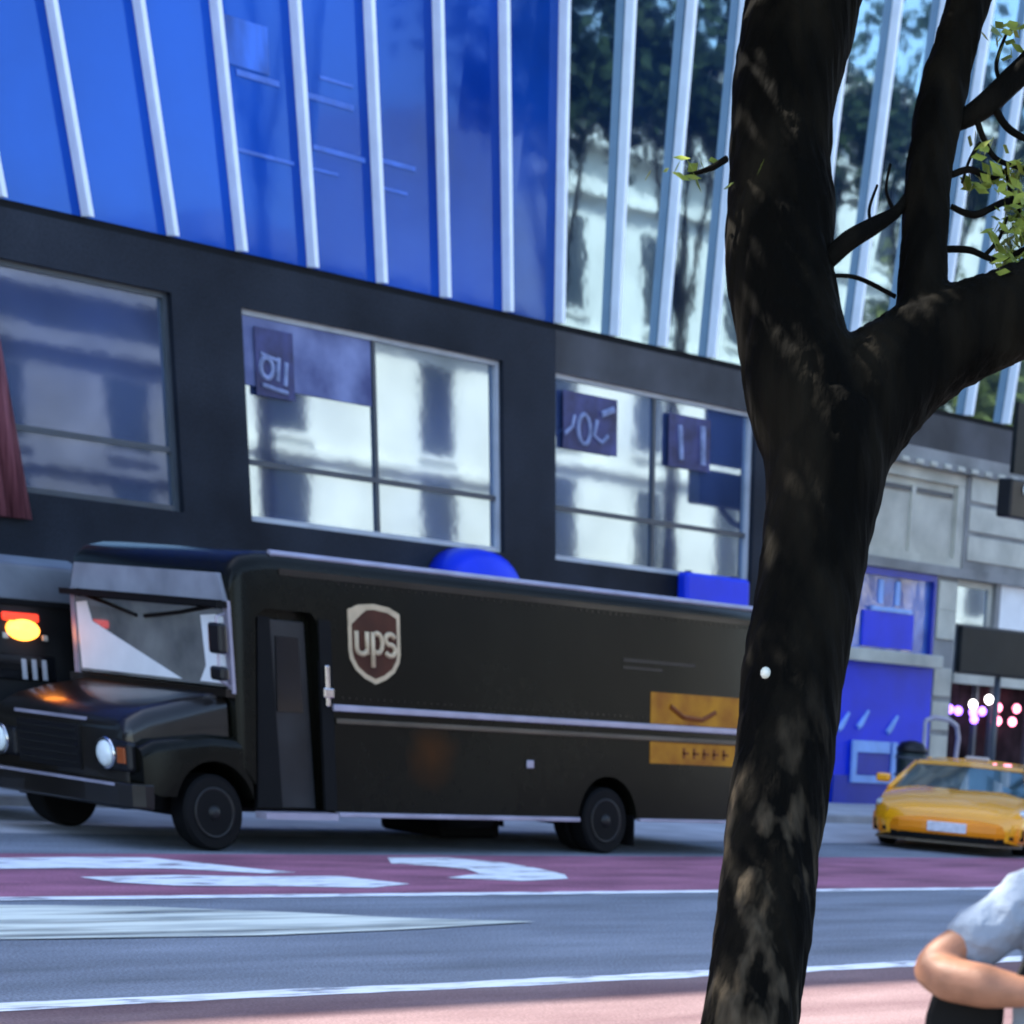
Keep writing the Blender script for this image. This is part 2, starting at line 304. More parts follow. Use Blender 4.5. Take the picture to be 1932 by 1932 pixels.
for i, (x, s) in enumerate(fl):
    h = TOP - 1.0 - ZG
    x1 = x + s * 7.0; dx = 0
    mbf = MB(); hw = .036
    ring = lambda cx, z: [(cx - hw, YB - .16, z), (cx + hw, YB - .16, z), (cx + hw, YB + .02, z), (cx - hw, YB + .02, z)]
    mbf.loft([ring(x, ZG), ring(x1, ZG + 7), ring(x1 + s * .3 * (h - 7), ZG + h)])
    L(mbf).build('fin', G['fin'], ob)
    if i + 1 < len(fl):
        xb, sb = fl[i + 1]; e = .004 * (i % 2)
        g = MB().add([(x, YB + .03, ZG), (xb, YB + .03, ZG), (xb + sb * 7, YB + .03 + random.uniform(-.012, .012), ZG + 7), (x1, YB + .03 + random.uniform(-.012, .012), ZG + 7),
                      (xb + sb * (7 + .3 * (h - 7)), YB + .03, ZG + h), (x + s * (7 + .3 * (h - 7)), YB + .03, ZG + h)], [(0, 1, 2, 3), (3, 2, 4, 5)])
        L(g).build('glass_panel', G['blue_glass'] if x < 11.5 else G['navy_glass'] if x < 12.9 else G['clear_glass'], ob)
# pale reflection streaks built as thin strips, and one lighter blue rectangle
G['louvre'] = mat('pale blue louvre', (.07, .17, .58), .5, .4, var=.25, vscale=3)
for (u0, v0, u1, v1, th) in ((447, 135, 528, 160, .035), (574, 178, 668, 204, .035), (604, 146, 668, 163, .02), (442, 277, 556, 312, .022), (592, 280, 690, 300, .03), (720, 304, 785, 318, .03), (722, 355, 770, 366, .02), (590, 318, 640, 330, .018)):
    A = on_y(u0, v0, YB); B = on_y(u1, v1, YB); z = (A[2] + B[2]) / 2
    L(MB().box(A[0], B[0], YB + .008, YB + .016, z - th, z + th)).build('louvre', G['louvre'], ob, bevel=.004)
G['blind_blue'] = mat('blue roller blind', (.035, .13, .52), .5, .4, var=.5, vscale=2.5, stretch=(1, 1, .4))
A = on_y(424, 62, YB); B = on_y(508, 112, YB)
L(MB().box(A[0], B[0], YB + .004, YB + .010, (A[2] + B[2]) / 2 - .25, (A[2] + B[2]) / 2 + .28)).build('blind', G['blind_blue'], ob)  # thin lighter blue panel just in front of the glass
# the big shop windows on the first floor
for n, (a, b) in enumerate(winx):
    fr = MB(); t = .07
    fr.box(a, b, YB + .10, YB + .2, ZT - t, ZT).box(a, b, YB + .10, YB + .2, ZB, ZB + t).box(a, a + t, YB + .10, YB + .2, ZB + t, ZT - t).box(b - t, b, YB + .10, YB + .2, ZB + t, ZT - t)
    f = L(fr).build('window', G['frame_pale'] if n > 3 else G['frame'], ob)
    L(MB().add([(a, YB + .17, ZB), (b, YB + .17, ZB), (b, YB + .17, ZT), (a, YB + .17, ZT)], [(0, 1, 2, 3)])).build('pane', G['shop_glass'], f)
    g = MB().box(a + t, b - t, YB + .12, YB + .19, ZM - .035, ZM + .035)
    if n != 3: g.box((a + b) / 2 - .03, (a + b) / 2 + .03, YB + .125, YB + .185, ZB + t, ZT - t)
    L(g).build('glazing_bar', G['frame'], f)

bl = L(MB().box(7.19, 9.46, YB + .125, YB + .15, 5.32, ZT - .075)).build('blind', mat('violet blue blind', (.05, .065, .26), .6, .4, var=.5, vscale=1.2, col2=(.24, .28, .50)), [o for o in bpy.data.objects if o.name.startswith('window') and o.parent == ob][3])  # thin violet-blue band across the upper left of the pane
# the bay right of the tree
mb = MB()
mb.box(20.1, w1, YB - .02, YB + .58, 6.05, ZT - .003).box(20.1, w1, YB - .12, YB + .55, 5.92, 6.047)         # string courses
mb.box(20.1, 20.75, YB, YB + .55, 4.35, 5.917).box(23.75, 27.2, YB, YB + .55, 4.35, 5.917).box(29.6, w1, YB, YB + .55, 4.35, 5.917)
mb.box(20.1, w1, YB - .10, YB + .55, 4.18, 4.347)
mb.box(23.65, 28.6, YB, YB + .55, 2.603, 2.747).box(23.0, 23.65, YB, YB + .55, 0, 4.177).box(24.9, 25.05, YB, YB + .55, 2.75, 4.177).box(28.6, w1, YB, YB + .55, 0, 4.177)
L(mb).build('stone_bay', G['facade_pale'], ob)
mb = MB()
for z in (.9, 1.5, 2.1, 3.1, 3.6): mb.box(23.05, 23.6, YB - .04, YB - .002, z, z + .5)
for z in (4.5, 5.0, 5.5): mb.box(23.85, 27.1, YB - .03, YB - .002, z, z + .42)
for x in np.arange(20.3, 40, .42): mb.box(x, x + .2, YB - .17, YB - .122, 5.94, 6.02)
L(mb).build('stone_blocks', G['cream'], ob, bevel=.015)
for a, b in ((20.75, 23.75), (27.2, 29.6)):
    fr = MB().box(a, b, YB + .04, YB + .2, 5.72, 5.915).box(a, a + .22, YB + .04, YB + .2, 4.35, 5.715).box(b - .22, b, YB + .04, YB + .2, 4.35, 5.715).box((a + b) / 2 - .06, (a + b) / 2 + .06, YB + .08, YB + .2, 4.5, 5.6).box(a + .22, b - .22, YB + .04, YB + .2, 4.35, 4.5)
    f = L(fr).build('window', G['cream'], ob)
    L(MB().box(a + .2, b - .2, YB + .14, YB + .16, 4.4, 5.72)).build('blind', G['cream'], f)
    L(MB().box(a + .3, b - .3, YB + .10, YB + .13, 5.5, 5.58)).build('blind_rail', G['frame'], f)
f = L(MB().box(23.65, 24.9, YB + .1, YB + .2, 4.05, 4.17).box(23.65, 23.78, YB + .1, YB + .2, 2.75, 4.05).box(24.78, 24.9, YB + .1, YB + .2, 2.75, 4.05).box(23.78, 24.78, YB + .1, YB + .2, 2.75, 2.85)).build('window', G['cream'], ob)
L(MB().box(23.75, 24.85, YB + .14, YB + .16, 2.8, 4.1)).build('pane', G['shop_glass'], f)
L(MB().box(25.05, 28.6, YB + .05, YB + .2, 2.75, 4.177)).build('white_panel', G['white'], ob)
L(MB().box(23.65, 28.6, YB - .06, YB + .5, 2.36, 2.60)).build('fascia', G['cream'], ob)
L(MB().box(23.65, 28.6, YB + .45, YB + .55, 0, 2.357)).build('shop_interior', G['shop_dark'], ob)
pm = MB()
for x in (24.6, 25.15, 26.4): pm.box(x, x + .09, YB + .1, YB + .2, .12, 2.357)
L(pm).build('door_frame', G['frame'], ob)

# blue shopfront
sf = thing('shopfront', 'bright blue shopfront with framed poster and pale ledge right of the tree trunk', 'shopfront', (21.5, YB, 0))
def S(mb): mb.v = [(x - 21.5, y - YB, z) for x, y, z in mb.v]; return mb
S(MB().box(20.12, 22.98, YB - .05, YB + .5, .12, 2.58)).build('panel', G['royal'], sf)
S(MB().box(20.12, 22.98, YB - .09, YB - .053, .12, .62)).build('base_panel', G['deep_blue'], sf)
S(MB().box(20.1, 22.99, YB - .3, YB + .5, 2.583, 2.80)).build('ledge', G['cream'], sf, bevel=.02)
f = S(MB().box(20.12, 20.2, YB - .02, YB + .3, 2.803, 4.17).box(22.9, 22.98, YB - .02, YB + .3, 2.803, 4.17).box(20.2, 22.9, YB - .02, YB + .3, 4.05, 4.17)).build('window_frame', G['deep_blue'], sf)
S(MB().box(20.2, 22.9, YB + .08, YB + .1, 2.803, 4.05)).build('pane', G['blue_window'], f)
S(MB().box(20.9, 22.4, YB + .03, YB + .07, 2.85, 3.45)).build('sign_panel', G['royal'], f)
S(MB().box(21.1, 22.3, YB - .0, YB + .04, 3.46, 3.53)).build('sign_light', G['pale_blue'], f)
for x in (21.35, 21.85): S(MB().box(x, x + .12, YB + .05, YB + .078, 3.58, 3.98)).build('stripe', G['pale_blue'], f)
# framed poster with a worn pale frame
a0 = on_y(1600, 1395, YB); a1 = on_y(1680, 1478, YB)
x0, x1, z0, z1 = a0[0], a1[0], a1[2], a0[2]
fr = S(MB().box(x0, x1, YB - .15, YB - .095, z0, z0 + .13).box(x0, x1 - .25, YB - .15, YB - .095, z1 - .2, z1).box(x0, x0 + .12, YB - .15, YB - .095, z0 + .13, z1 - .2).box(x1 - .16, x1 - .02, YB - .15, YB - .095, z0 + .13, z1)).build('poster_frame', G['pale_blue'], sf)
S(MB().box(x0 + .14, x1 - .18, YB - .11, YB - .093, z0 + .15, z1 - .22)).build('poster', G['deep_blue'], fr)
sq = MB()
for uu, vv in ((1588, 1366), (1625, 1362), (1680, 1372)):
    c = on_y(uu, vv, YB - .06)
    sq.tube([(c[0] - .10, YB - .06, c[2] - .10), (c[0] - .02, YB - .06, c[2] - .04), (c[0] + .06, YB - .06, c[2] + .05), (c[0] + .20, YB - .06, c[2] + .20)], [.05, .06, .05, .03], 8)
S(sq).build('bird_mark', G['pale_blue'], sf)

# soft blue glows built as a solid dome and box, behind the truck
t = thing('awning', 'royal blue domed awning at the foot of the middle shop window', 'awning', (11.05, YB - .02, 3.0))
MB().loft([[(-.75 * k_ * math.cos(a), -y, .62 * k_ * max(0, math.sin(a)) ** .8) for a in [math.pi * q / 14 for q in range(15)]] for k_, y in ((1, 0), (1, .35), (.96, .55), (.8, .72), (.5, .82), (.1, .86))]).build('canopy', G['royal'], t, smooth=True)
MB().tube([(-.75, 0, 0), (-.75, -.35, 0), (-.6, -.72, 0), (0, -.86, 0), (.6, -.72, 0), (.75, -.35, 0), (.75, 0, 0)], .02, 8).build('frame', G['frame'], t)  # edge tube of the stand-in glow dome
t = thing('box_sign', 'royal blue box sign low on the wall beside the tree trunk', 'sign', (16.65, YB - .12, 3.2))
MB().box(-.8, .8, -.14, .11, 0, .48).build('sign_box', G['royal'], t, bevel=.06)
for x in (-.6, .54): MB().box(x, x + .06, .0, .11, .48, .51).build('bracket', G['frame'], t)

# maroon banner far left
bn = thing('banner', 'dark red cloth banner hanging at the left edge beside the first shop window', 'banner', (3.6, YB - .1, 0))
mb = MB(); lo = []; hi = []
xb = on_y(66, 1015, YB - .1)[0] - 3.6; xt = on_y(-14, 560, YB - .1)[0] - 3.6
for i in range(25):
    d = 1.5 * (1 - i / 24); y = .05 * math.sin(i * 1.4); lo.append((xb - d, y, 3.3)); hi.append((xt - d, y, 5.9))
mb.add(lo + hi, [(i, i + 1, 26 + i, 25 + i) for i in range(24)])
o = mb.build('cloth', G['maroon'], bn, smooth=True); sd = o.modifiers.new('thick', 'SOLIDIFY'); sd.thickness = .015
MB().tube([(xt - 1.6, 0, 5.92), (xt + .1, 0, 5.92)], .025).build('rod', G['frame'], bn)

# posters in the windows
def poster(px, lab, glyphs):
    (u0, v0), (u1, v1) = px; A = on_y(u0, v0, YB + .1); B = on_y(u1, v1, YB + .1)
    cx = (A[0] + B[0]) / 2; t = thing('poster', lab, 'poster', (cx, YB + .10, B[2]), group='dark posters in the shop windows')
    hw = (B[0] - A[0]) / 2; h = A[2] - B[2]
    MB().box(-hw, hw, -.012, .0, 0, h).build('sheet', G['ink'], t)
    m2 = MB()
    for pts, r in glyphs: m2.tube([(-hw + 2 * hw * a, -.016, h * b) for a, b in pts], r, 6)
    m2.build('lettering', G['chalk'], t)
loop = lambda cx, cy, rx, ry: [(cx + rx * math.cos(t), cy + ry * math.sin(t)) for t in [2 * math.pi * i / 14 for i in range(15)]]
poster(((478, 615), (556, 757)), 'navy poster with pale curled letters in the middle window', [(loop(.28, .42, .16, .15), .035), ([(.15, .16), (.5, .12), (.8, .1)], .03), ([(.55, .25), (.6, .6)], .035), ([(.75, .2), (.8, .55)], .035), ([(.12, .62), (.6, .55)], .025)])
poster(((1062, 735), (1163, 862)), 'navy poster with looping pale letters in the right shop window', [(loop(.38, .38, .11, .26), .035), ([(.62, .58), (.56, .3), (.7, .2), (.82, .34)], .035), ([(.02, .25), (.16, .4), (.2, .6)], .03), ([(.7, .7), (.92, .82)], .05)])
poster(((1262, 778), (1338, 892)), 'narrow navy poster with two pale upright strokes near the trunk', [([(.3, .15), (.25, .8)], .05), ([(.82, .12), (.8, .86)], .06)])

# ================================================================ street things on the far pavement
# dark litter bin
c = on_y(1722, 1400, 7.2)
t = thing('litter_bin', 'dark slatted litter bin with rounded lid on the far pavement behind the taxi bonnet', 'bin', (c[0], 7.2, .126))
MB().lathe((0, 0, 0), (0, 0, 1), [(0, .24), (.05, .27), (.95, .30), (1.0, .28)], 24).build('body', G['bin'], t, smooth=True)
for z in (.3, .6, .9): MB().lathe((0, 0, z), (0, 0, 1), [(-.025, .305), (0, .325), (.025, .305)], 24).build('band', G['frame'], t, smooth=True)
MB().lathe((0, 0, 1.0), (0, 0, 1), [(0, .30), (.06, .30), (.16, .22), (.2, .05)], 24).build('lid', G['black_gloss'], t, smooth=True)
# arched rail
t = thing('handrail', 'grey metal arched handrail standing beside the litter bin', 'handrail', (c[0] + .55, 7.0, .126))
MB().tube([(-.45, 0, 1.55), (-.2, 0, 1.62), (.25, 0, 1.60), (.5, 0, 1.5), (.58, 0, 1.3), (.5, 0, .6), (.42, 0, 0)], .045, 10).tube([(-.45, 0, 0), (-.45, 0, 1.55)], .045, 10).build('rail', G['rail'], t, smooth=True)
MB().box(-.55, -.35, -.1, .1, 0, .02).box(.32, .52, -.1, .1, 0, .02).build('foot_plate', G['frame'], t)
# dark signboard on a post
A = on_y(1812, 1180, 6.0); B = on_y(1960, 1282, 6.0)
t = thing('signboard', 'large black blank signboard on a post above the shop doorway', 'sign', ((A[0] + B[0]) / 2, 6.0, .126))
hw = (B[0] - A[0]) / 2; zb = B[2] - .126; zt = A[2] - .126
MB().box(-hw, hw, -.06, .06, zb, zt).build('board', G['sign_black'], t, bevel=.02)
MB().box(-hw - .03, hw + .03, .061, .09, zb - .03, zt + .03).build('board_frame', G['frame'], t)
MB().tube([(.1, .1, 0), (.1, .1, zb + .2)], .06).build('post', G['frame'], t, smooth=True)
# traffic signal mast at the right edge
P = on_y(1965, 1000, 5.0)
t = thing('traffic_signal', 'dark traffic signal mast with black banner and lamp cluster at the right edge', 'traffic signal', (P[0], 5.0, .126))
zs = lambda v: on_y(1945, v, 5.0)[2] - .126
MB().tube([(.75, 0, 0), (.75, 0, zs(700))], [.09, .06], 12).build('mast', G['black_gloss'], t, smooth=True)
MB().box(-1.0, .7, -.05, .05, zs(900), zs(765)).build('banner', G['sign_black'], t)
h = MB().box(-1.25, .3, -.22, .1, zs(985), zs(912)).build('signal_head', G['black_gloss'], t, bevel=.03)
for x in (-.85, -.5): MB().lathe((x, -.23, zs(930)), (0, -1, 0), [(0, .09), (.03, .08), (.05, .02)], 16).build('lens', G['lens'], h, smooth=True)
MB().tube([(.75, 0, zs(990)), (.2, -.05, zs(1020)), (-.2, -.05, zs(1010)), (-.5, -.05, zs(985))], .06, 8).build('bracket', G['black_gloss'], t)
# coloured lamps in the doorway
lc = {'purple': ((.28, .12, 1), 'purple'), 'white': ((1, .93, .9), 'white'), 'pink': ((1, .22, .35), 'pink')}
lm = {k_: mat('lamp ' + k_, tuple(x * .5 for x in v[0]), .3, emit=v[0], estr=1.6 if k_ != 'white' else 2.2) for k_, v in lc.items()}
spots = [(1792, 1338, 'purple', 'lowest left'), (1808, 1341, 'purple', 'left of the white pair'), (1836, 1344, 'purple', 'below the white pair'), (1853, 1342, 'purple', 'beside the pink lamps'), (1838, 1357, 'purple', 'bottom'),
         (1836, 1329, 'white', 'left of the white pair'), (1866, 1320, 'white', 'right of the white pair'), (1883, 1335, 'pink', 'upper left pink'), (1918, 1337, 'pink', 'at the frame edge'), (1882, 1360, 'pink', 'lower left pink'), (1910, 1362, 'pink', 'lower right pink')]
labs = ['leftmost purple globe lamp in the dark shop doorway', 'purple globe lamp second from the left in the shop doorway', 'purple globe lamp below the left white lamp in the shop doorway', 'purple globe lamp nearest the pink lamps in the shop doorway', 'lowest purple globe lamp in the shop doorway',
        'left one of two white globe lamps in the shop doorway', 'right and higher one of two white globe lamps in the doorway', 'upper left pink globe lamp beside the white lamp in the doorway', 'pink globe lamp at the right edge of the shop doorway', 'lower left pink globe lamp in the shop doorway', 'lower right pink globe lamp in the shop doorway']
for (u, v, k_, _), lab in zip(spots, labs):
    p = on_y(u, v, YB + .05)
    t = thing('globe_lamp', lab, 'lamp', (p[0], p[1], p[2]), group='coloured globe lamps in the shop doorway')
    MB().ball((0, 0, 0), .085, 14).build('globe', lm[k_], t, smooth=True)
    MB().tube([(0, 0, .08), (0, 0, 2.35 - p[2])], .008, 6).build('cord', G['black'], t)

# ================================================================ DELIVERY TRUCK
tr = thing('delivery_truck', 'dark brown delivery truck with shield emblem on its side, facing left', 'truck', (0, 0, 0))
W, H = 3.0, 3.02
def ring(x, y0, y1, z0, z1, r, n=5):
    P = [(y0, z0), (y1, z0)]
    P += [(y1 - r + r * math.cos(a), z1 - r + r * math.sin(a)) for a in [math.pi / 2 * i / n for i in range(n + 1)]]
    P += [(y0 + r - r * math.sin(a), z1 - r + r * math.cos(a)) for a in [math.pi / 2 * i / n for i in range(n + 1)]]
    return [(x, y, z) for y, z in P]
rg = [ring(.34, .06, W - .06, .44, 2.74, .16), ring(.38, .03, W - .03, .44, 2.86, .17), ring(.5, .01, W - .01, .44, 2.95, .17), ring(.72, 0, W, .44, 3.0, .17), ring(1.0, 0, W, .44, H, .17)]
rg += [ring(x, 0, W, .44, H, .17) for x in (3, 5, 7, 9.05)] + [ring(9.15, .05, W - .05, .44, H - .05, .16)]
body = MB().loft(rg).build('body', None, tr)
for c in (MB().disc((5.96, .3, .40), (0, 1, 0), .52, 1.6, 40), MB().disc((5.96, W - .3, .40), (0, 1, 0), .52, 1.6, 40), MB().disc((0, .3, .40), (0, 1, 0), .60, 1.6, 40), MB().disc((0, W - .3, .40), (0, 1, 0), .60, 1.6, 40),
          MB().slab([(.50, .30), (1.52, .30), (1.44, 2.38), (1.36, 2.46), (.74, 2.46), (.62, 2.36)], -.3, .16)):
    cut(body, c.build('cutter', None))
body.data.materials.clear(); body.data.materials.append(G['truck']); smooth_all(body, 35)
# doorway: recessed sliding door
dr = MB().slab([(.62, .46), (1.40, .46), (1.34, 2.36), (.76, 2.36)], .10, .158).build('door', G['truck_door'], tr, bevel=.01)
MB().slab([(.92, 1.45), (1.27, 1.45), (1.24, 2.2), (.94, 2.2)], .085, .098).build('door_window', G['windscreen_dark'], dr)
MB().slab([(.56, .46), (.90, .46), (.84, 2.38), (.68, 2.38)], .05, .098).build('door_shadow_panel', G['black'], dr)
MB().box(1.5, 1.56, -.045, -.002, 1.53, 1.95).box(1.46, 1.6, -.06, -.003, 1.62, 1.72).build('door_handle', G['chrome'], tr, bevel=.012)
MB().box(1.455, 1.62, -.012, .03, .45, 2.4).build('door_post', G['black'], tr)
MB().box(.5, 1.5, -.18, .02, .36, .43).build('step', G['rail'], tr)
# rails
for (z, h, y, m_, nm, xa) in ((1.525, .035, -.05, 'rail', 'belt_rail', 1.6), (1.39, .028, -.03, 'rail_tan', 'lower_rail', 1.65)):
    MB().box(xa, 9.05, y, -.002, z - h, z + h).build(nm, G[m_], tr, bevel=.012)
MB().box(1.62, 5.42, -.06, .04, .385, .436).build('sill_rail', G['rail'], tr, bevel=.01)
MB().box(6.5, 9.1, -.05, .04, .40, .437).build('sill_rail', G['rail'], tr, bevel=.01)
MB().box(.95, 9.1, -.012, .03, 2.80, 2.86).build('roof_rail', G['truck_nose'], tr)
MB().tube([(.9, .09, 3.0), (9.0, .09, 3.0)], .035, 8).build('roof_edge_trim', G['rail'], tr)
MB().box(4.55, 4.66, -.03, -.002, .98, 1.07).build('fuel_cap', G['rail'], tr, bevel=.01)
for z in (2.76, 1.62): 
    rv = MB()
    for i in range(72): rv.box(1.75 + i * .1, 1.768 + i * .1, -.007, -.001, z, z + .018)
    rv.build('rivet_row', G['truck_nose'], tr)
# shield emblem with its three letters
e0 = on_y(655, 1142, -.006); e1 = on_y(757, 1292, -.006)
ex, ez0, ez1, ehw = (e0[0] + e1[0]) / 2, e1[2], e0[2] + .02, (e1[0] - e0[0]) / 2
def shield(k):
    P = [(-1, .98), (-.6, 1.06), (0, 1.09), (.6, 1.06), (1, .98), (1, .42), (.95, .30), (.75, .16), (.4, .05), (0, -.02), (-.4, .05), (-.75, .16), (-.95, .30), (-1, .42)]
    cz = .52; return [(x * k * ehw, ((z - cz) * k + cz) * (ez1 - ez0) * .94) for x, z in P]
em = thing('x', None, None); bpy.data.objects.remove(em)
sh = MB().slab([(ex + x, ez0 + z) for x, z in shield(1)], -.008, -.001).build('shield_emblem', G['emblem_gold'], tr)
hgt = (ez1 - ez0)
top = [(ex + x, ez0 + z) for x, z in shield(.86)]
MB().slab(top, -.0125, -.0085).build('shield_field', G['emblem_brown'], sh)
cap_ = [(ex - ehw * .98, ez0 + hgt * .70), (ex - ehw * .98, ez0 + hgt * .935), (ex - ehw * .5, ez0 + hgt * .99), (ex - ehw * .1, ez0 + hgt * 1.0), (ex - ehw * .55, ez0 + hgt * .86)]
MB().slab(cap_, -.015, -.0128).build('shield_sweep', G['emblem_gold'], sh)
lt = MB(); r = .028
def stroke(pts): lt.tube([(ex + a * ehw, -.016, ez0 + b * hgt) for a, b in pts], r, 8)
arc = lambda cx, cy, rx, ry, a0, a1: [(cx + rx * math.cos(R(a)), cy + ry * math.sin(R(a))) for a in np.linspace(a0, a1, 9)]
stroke([(-.72, .66), (-.72, .46)] + arc(-.52, .44, .2, .075, 180, 360) + [(-.32, .44), (-.32, .66)]); stroke([(-.32, .66), (-.32, .36)])
stroke([(-.10, .66), (-.10, .20)]); stroke(arc(.08, .52, .19, .13, 120, -120)); 
stroke(arc(.58, .58, .19, .07, 20, 250) + arc(.58, .44, .19, .075, 80, -160))
lt.build('shield_letters', G['emblem_gold'], sh, smooth=True)
# orange decal in two halves around the belt rail, and a faint line of lettering
d0 = on_y(1228, 1305, -.004); d1 = on_y(1400, 1440, -.004)
dc = MB().box(d0[0], d1[0], -.008, -.001, 1.565, d0[2]).box(d0[0], d1[0], -.008, -.001, d1[2] - .05, 1.355).build('decal', G['decal'], tr)
dm = MB()
for i in range(5):
    x = d0[0] + .6 + i * .19; dm.box(x, x + .05, -.011, -.0085, d1[2] + .02, d1[2] + .15).box(x, x + .12, -.011, -.0085, d1[2] + .07, d1[2] + .10)
dm.tube([(d0[0] + .35, -.01, 1.78), (d0[0] + .6, -.01, 1.66), (d0[0] + .95, -.01, 1.64), (d0[0] + 1.2, -.01, 1.74)], .03, 6)
dm.build('decal_mark', G['decal_ink'], dc)
MB().box(6.2, 7.5, -.006, -.001, 2.25, 2.29).box(6.2, 6.9, -.006, -.001, 2.17, 2.20).build('faint_lettering', G['faint'], tr)
# front: windscreen in two panes, visor, wipers, mirrors
def front(name, pts, m_, x0, x1, par=None): # polygon in (y, z)
    return MB().prism([(x0, y, z) for y, z in pts], [(x1, y, z) for y, z in pts]).build(name, m_, par or tr)
front('windscreen', [(.12, 1.66), (W - .12, 1.66), (W - .14, 2.42), (.14, 2.42)], G['windscreen'], .315, .338)
front('corner_pillar', [(W - .12, 1.60), (W - .04, 1.60), (W - .06, 2.5), (W - .14, 2.5)], G['rail'], .30, .342)
ywp = W - .06
front('corner_pillar', [(.04, 1.60), (.12, 1.60), (.14, 2.5), (.06, 2.5)], G['rail'], .30, .342)
front('visor', [(.06, 2.43), (W - .06, 2.43), (W - .06, 2.49), (.06, 2.49)], G['black'], .16, .34)
front('brow', [(.10, 2.50), (W - .10, 2.50), (W - .2, 2.76), (.2, 2.76)], G['truck_roof'], .29, .345)
front('cowl', [(.06, 1.56), (W - .06, 1.56), (W - .06, 1.64), (.06, 1.64)], G['truck_nose'], .22, .34)
front('sun_shade', [(ywp - .10, 2.36), (ywp - .30, 2.38), (ywp - .38, 2.18), (.95, 1.69), (ywp - .12, 1.69)], G['white'], .306, .313)  # white panels standing in for bright reflections in the windscreen
front('sun_shade', [(.14, 1.69), (.62, 1.69), (.50, 1.85), (.55, 2.34), (.30, 2.36), (.15, 2.34)], G['white'], .306, .313)
MB().tube([(.28, .35, 2.43), (.29, .9, 2.35), (.295, 1.55, 2.28)], .018, 6).build('wiper', G['black'], tr)
MB().tube([(.28, 2.6, 2.43), (.29, 2.1, 2.35), (.295, 1.7, 2.28)], .018, 6).build('wiper', G['black'], tr)
for z0, z1 in ((1.98, 2.28), (1.72, 1.86)):
    m_ = MB().box(.10, .20, -.05, .17, z0, z1).build('mirror', G['black_gloss'], tr, bevel=.03)
    MB().box(.205, .21, -.03, .15, z0 + .02, z1 - .02).build('mirror_glass', G['chrome'], m_)
MB().tube([(.33, .12, 2.38), (.15, .06, 2.34), (.15, .06, 1.72), (.33, .1, 1.66)], .016, 6).build('mirror_arm', G['rail'], tr)
# bonnet, wings, grille, bumper
def hring(x, y0, y1, z0, z1, r): return ring(x, y0, y1, z0, z1, r, 6)
hood = MB().loft([hring(-.86, .42, W - .12, .62, 1.20, .16), hring(-.80, .34, W - .08, .60, 1.30, .18), hring(-.6, .30, W - .08, .6, 1.40, .2), hring(-.2, .24, W - .08, .6, 1.50, .2), hring(.30, .16, W - .16, .6, 1.60, .16)]).build('bonnet', None, tr)
for s_, yy in ((1, .3), (-1, W - .3)): cut(hood, MB().disc((0, yy, .40), (0, 1, 0), .56, 1.6, 40).build('cutter', None))
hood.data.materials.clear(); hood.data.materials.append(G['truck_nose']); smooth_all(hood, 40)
for y0, y1 in ((.03, .5), (W - .5, W - .03)):
    fe = MB().loft([hring(-.84, y0 + .1, y1, .62, 1.02, .12), hring(-.7, y0 + .02, y1, .55, 1.10, .12), hring(0, y0, y1, .55, 1.18, .12), hring(.5, y0, y1, .5, 1.16, .12)]).build('wing', None, tr)
    cut(fe, MB().disc((0, (y0 + y1) / 2, .40), (0, 1, 0), .52, 1.6, 40).build('cutter', None))
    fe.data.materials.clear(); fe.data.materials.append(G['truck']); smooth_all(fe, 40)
gy = 1.2
gr = front('grille', [(gy, .72), (W - gy + .55, .72), (W - gy + .55, 1.16), (gy, 1.16)], G['black_gloss'], -.90, -.85)
gb = MB()
for z in (.78, .86, .94, 1.02, 1.10): gb.box(-.915, -.902, gy + .03, W - gy + .52, z - .012, z + .012)
gb.build('grille_bar', G['steel'], gr)
front('badge_strip', [(gy - .1, 1.2), (W - gy + .65, 1.2), (W - gy + .65, 1.25), (gy - .1, 1.25)], G['rail'], -.85, -.80)
for y, s_ in ((.62, 1), (W - .26, -1)):
    b_ = MB().box(-.92, -.80, y - .36, y + .24, .76, 1.06).build('headlamp_bezel', G['black_gloss'], tr, bevel=.04)
    MB().lathe((-.92, y + .06 * s_, .92), (-1, 0, 0), [(0, .135), (.03, .125), (.055, .09), (.065, .02)], 28).build('headlight', G['lens'], b_, smooth=True)
    MB().lathe((-.905, y + .06 * s_, .92), (-1, 0, 0), [(0, .165), (.02, .165), (.025, .14)], 28).build('headlight_ring', G['chrome'], b_, smooth=True)
    MB().box(-.945, -.922, y - .24 * s_ - .07, y - .24 * s_ + .07, .84, 1.0).build('turn_signal', G['amber'], b_, bevel=.01)
bp = MB().loft([[(-1.02 + .05 * math.cos(a), y, .52 + .12 * math.sin(a)) for a in [0, .8, 1.57, 2.4, 3.14, 3.9, 4.71, 5.5]] if 0 else [(x, y, z) for x, z in ((-1.03 + d, .42), (-.93 + d, .40), (-.90 + d, .66), (-1.03 + d, .66))] for y, d in ((.08, .16), (.16, .05), (.35, 0), (W - .35, 0), (W - .16, .05), (W - .08, .16))]).build('bumper', G['truck_nose'], tr, bevel=.015)
MB().box(-1.036, -1.0, .4, W - .4, .62, .65).build('bumper_strip', G['rail'], tr)
MB().box(-.85, 8.9, .5, W - .5, .38, .55).build('chassis', G['black'], tr)
MB().box(4.30, 5.3, 1.3, 2.5, .06, .39).build('fuel_tank', G['black'], tr, bevel=.06)
MB().disc((4.0, .5, .42), (1, 0, 0), .17, .7, 20).build('air_tank', G['black'], tr, smooth=True)
MB().tube([(5.96, .3, .39), (5.96, W - .3, .39)], .12, 12).tube([(0, .3, .39), (0, W - .3, .39)], .09, 12).build('axle', G['black'], tr)
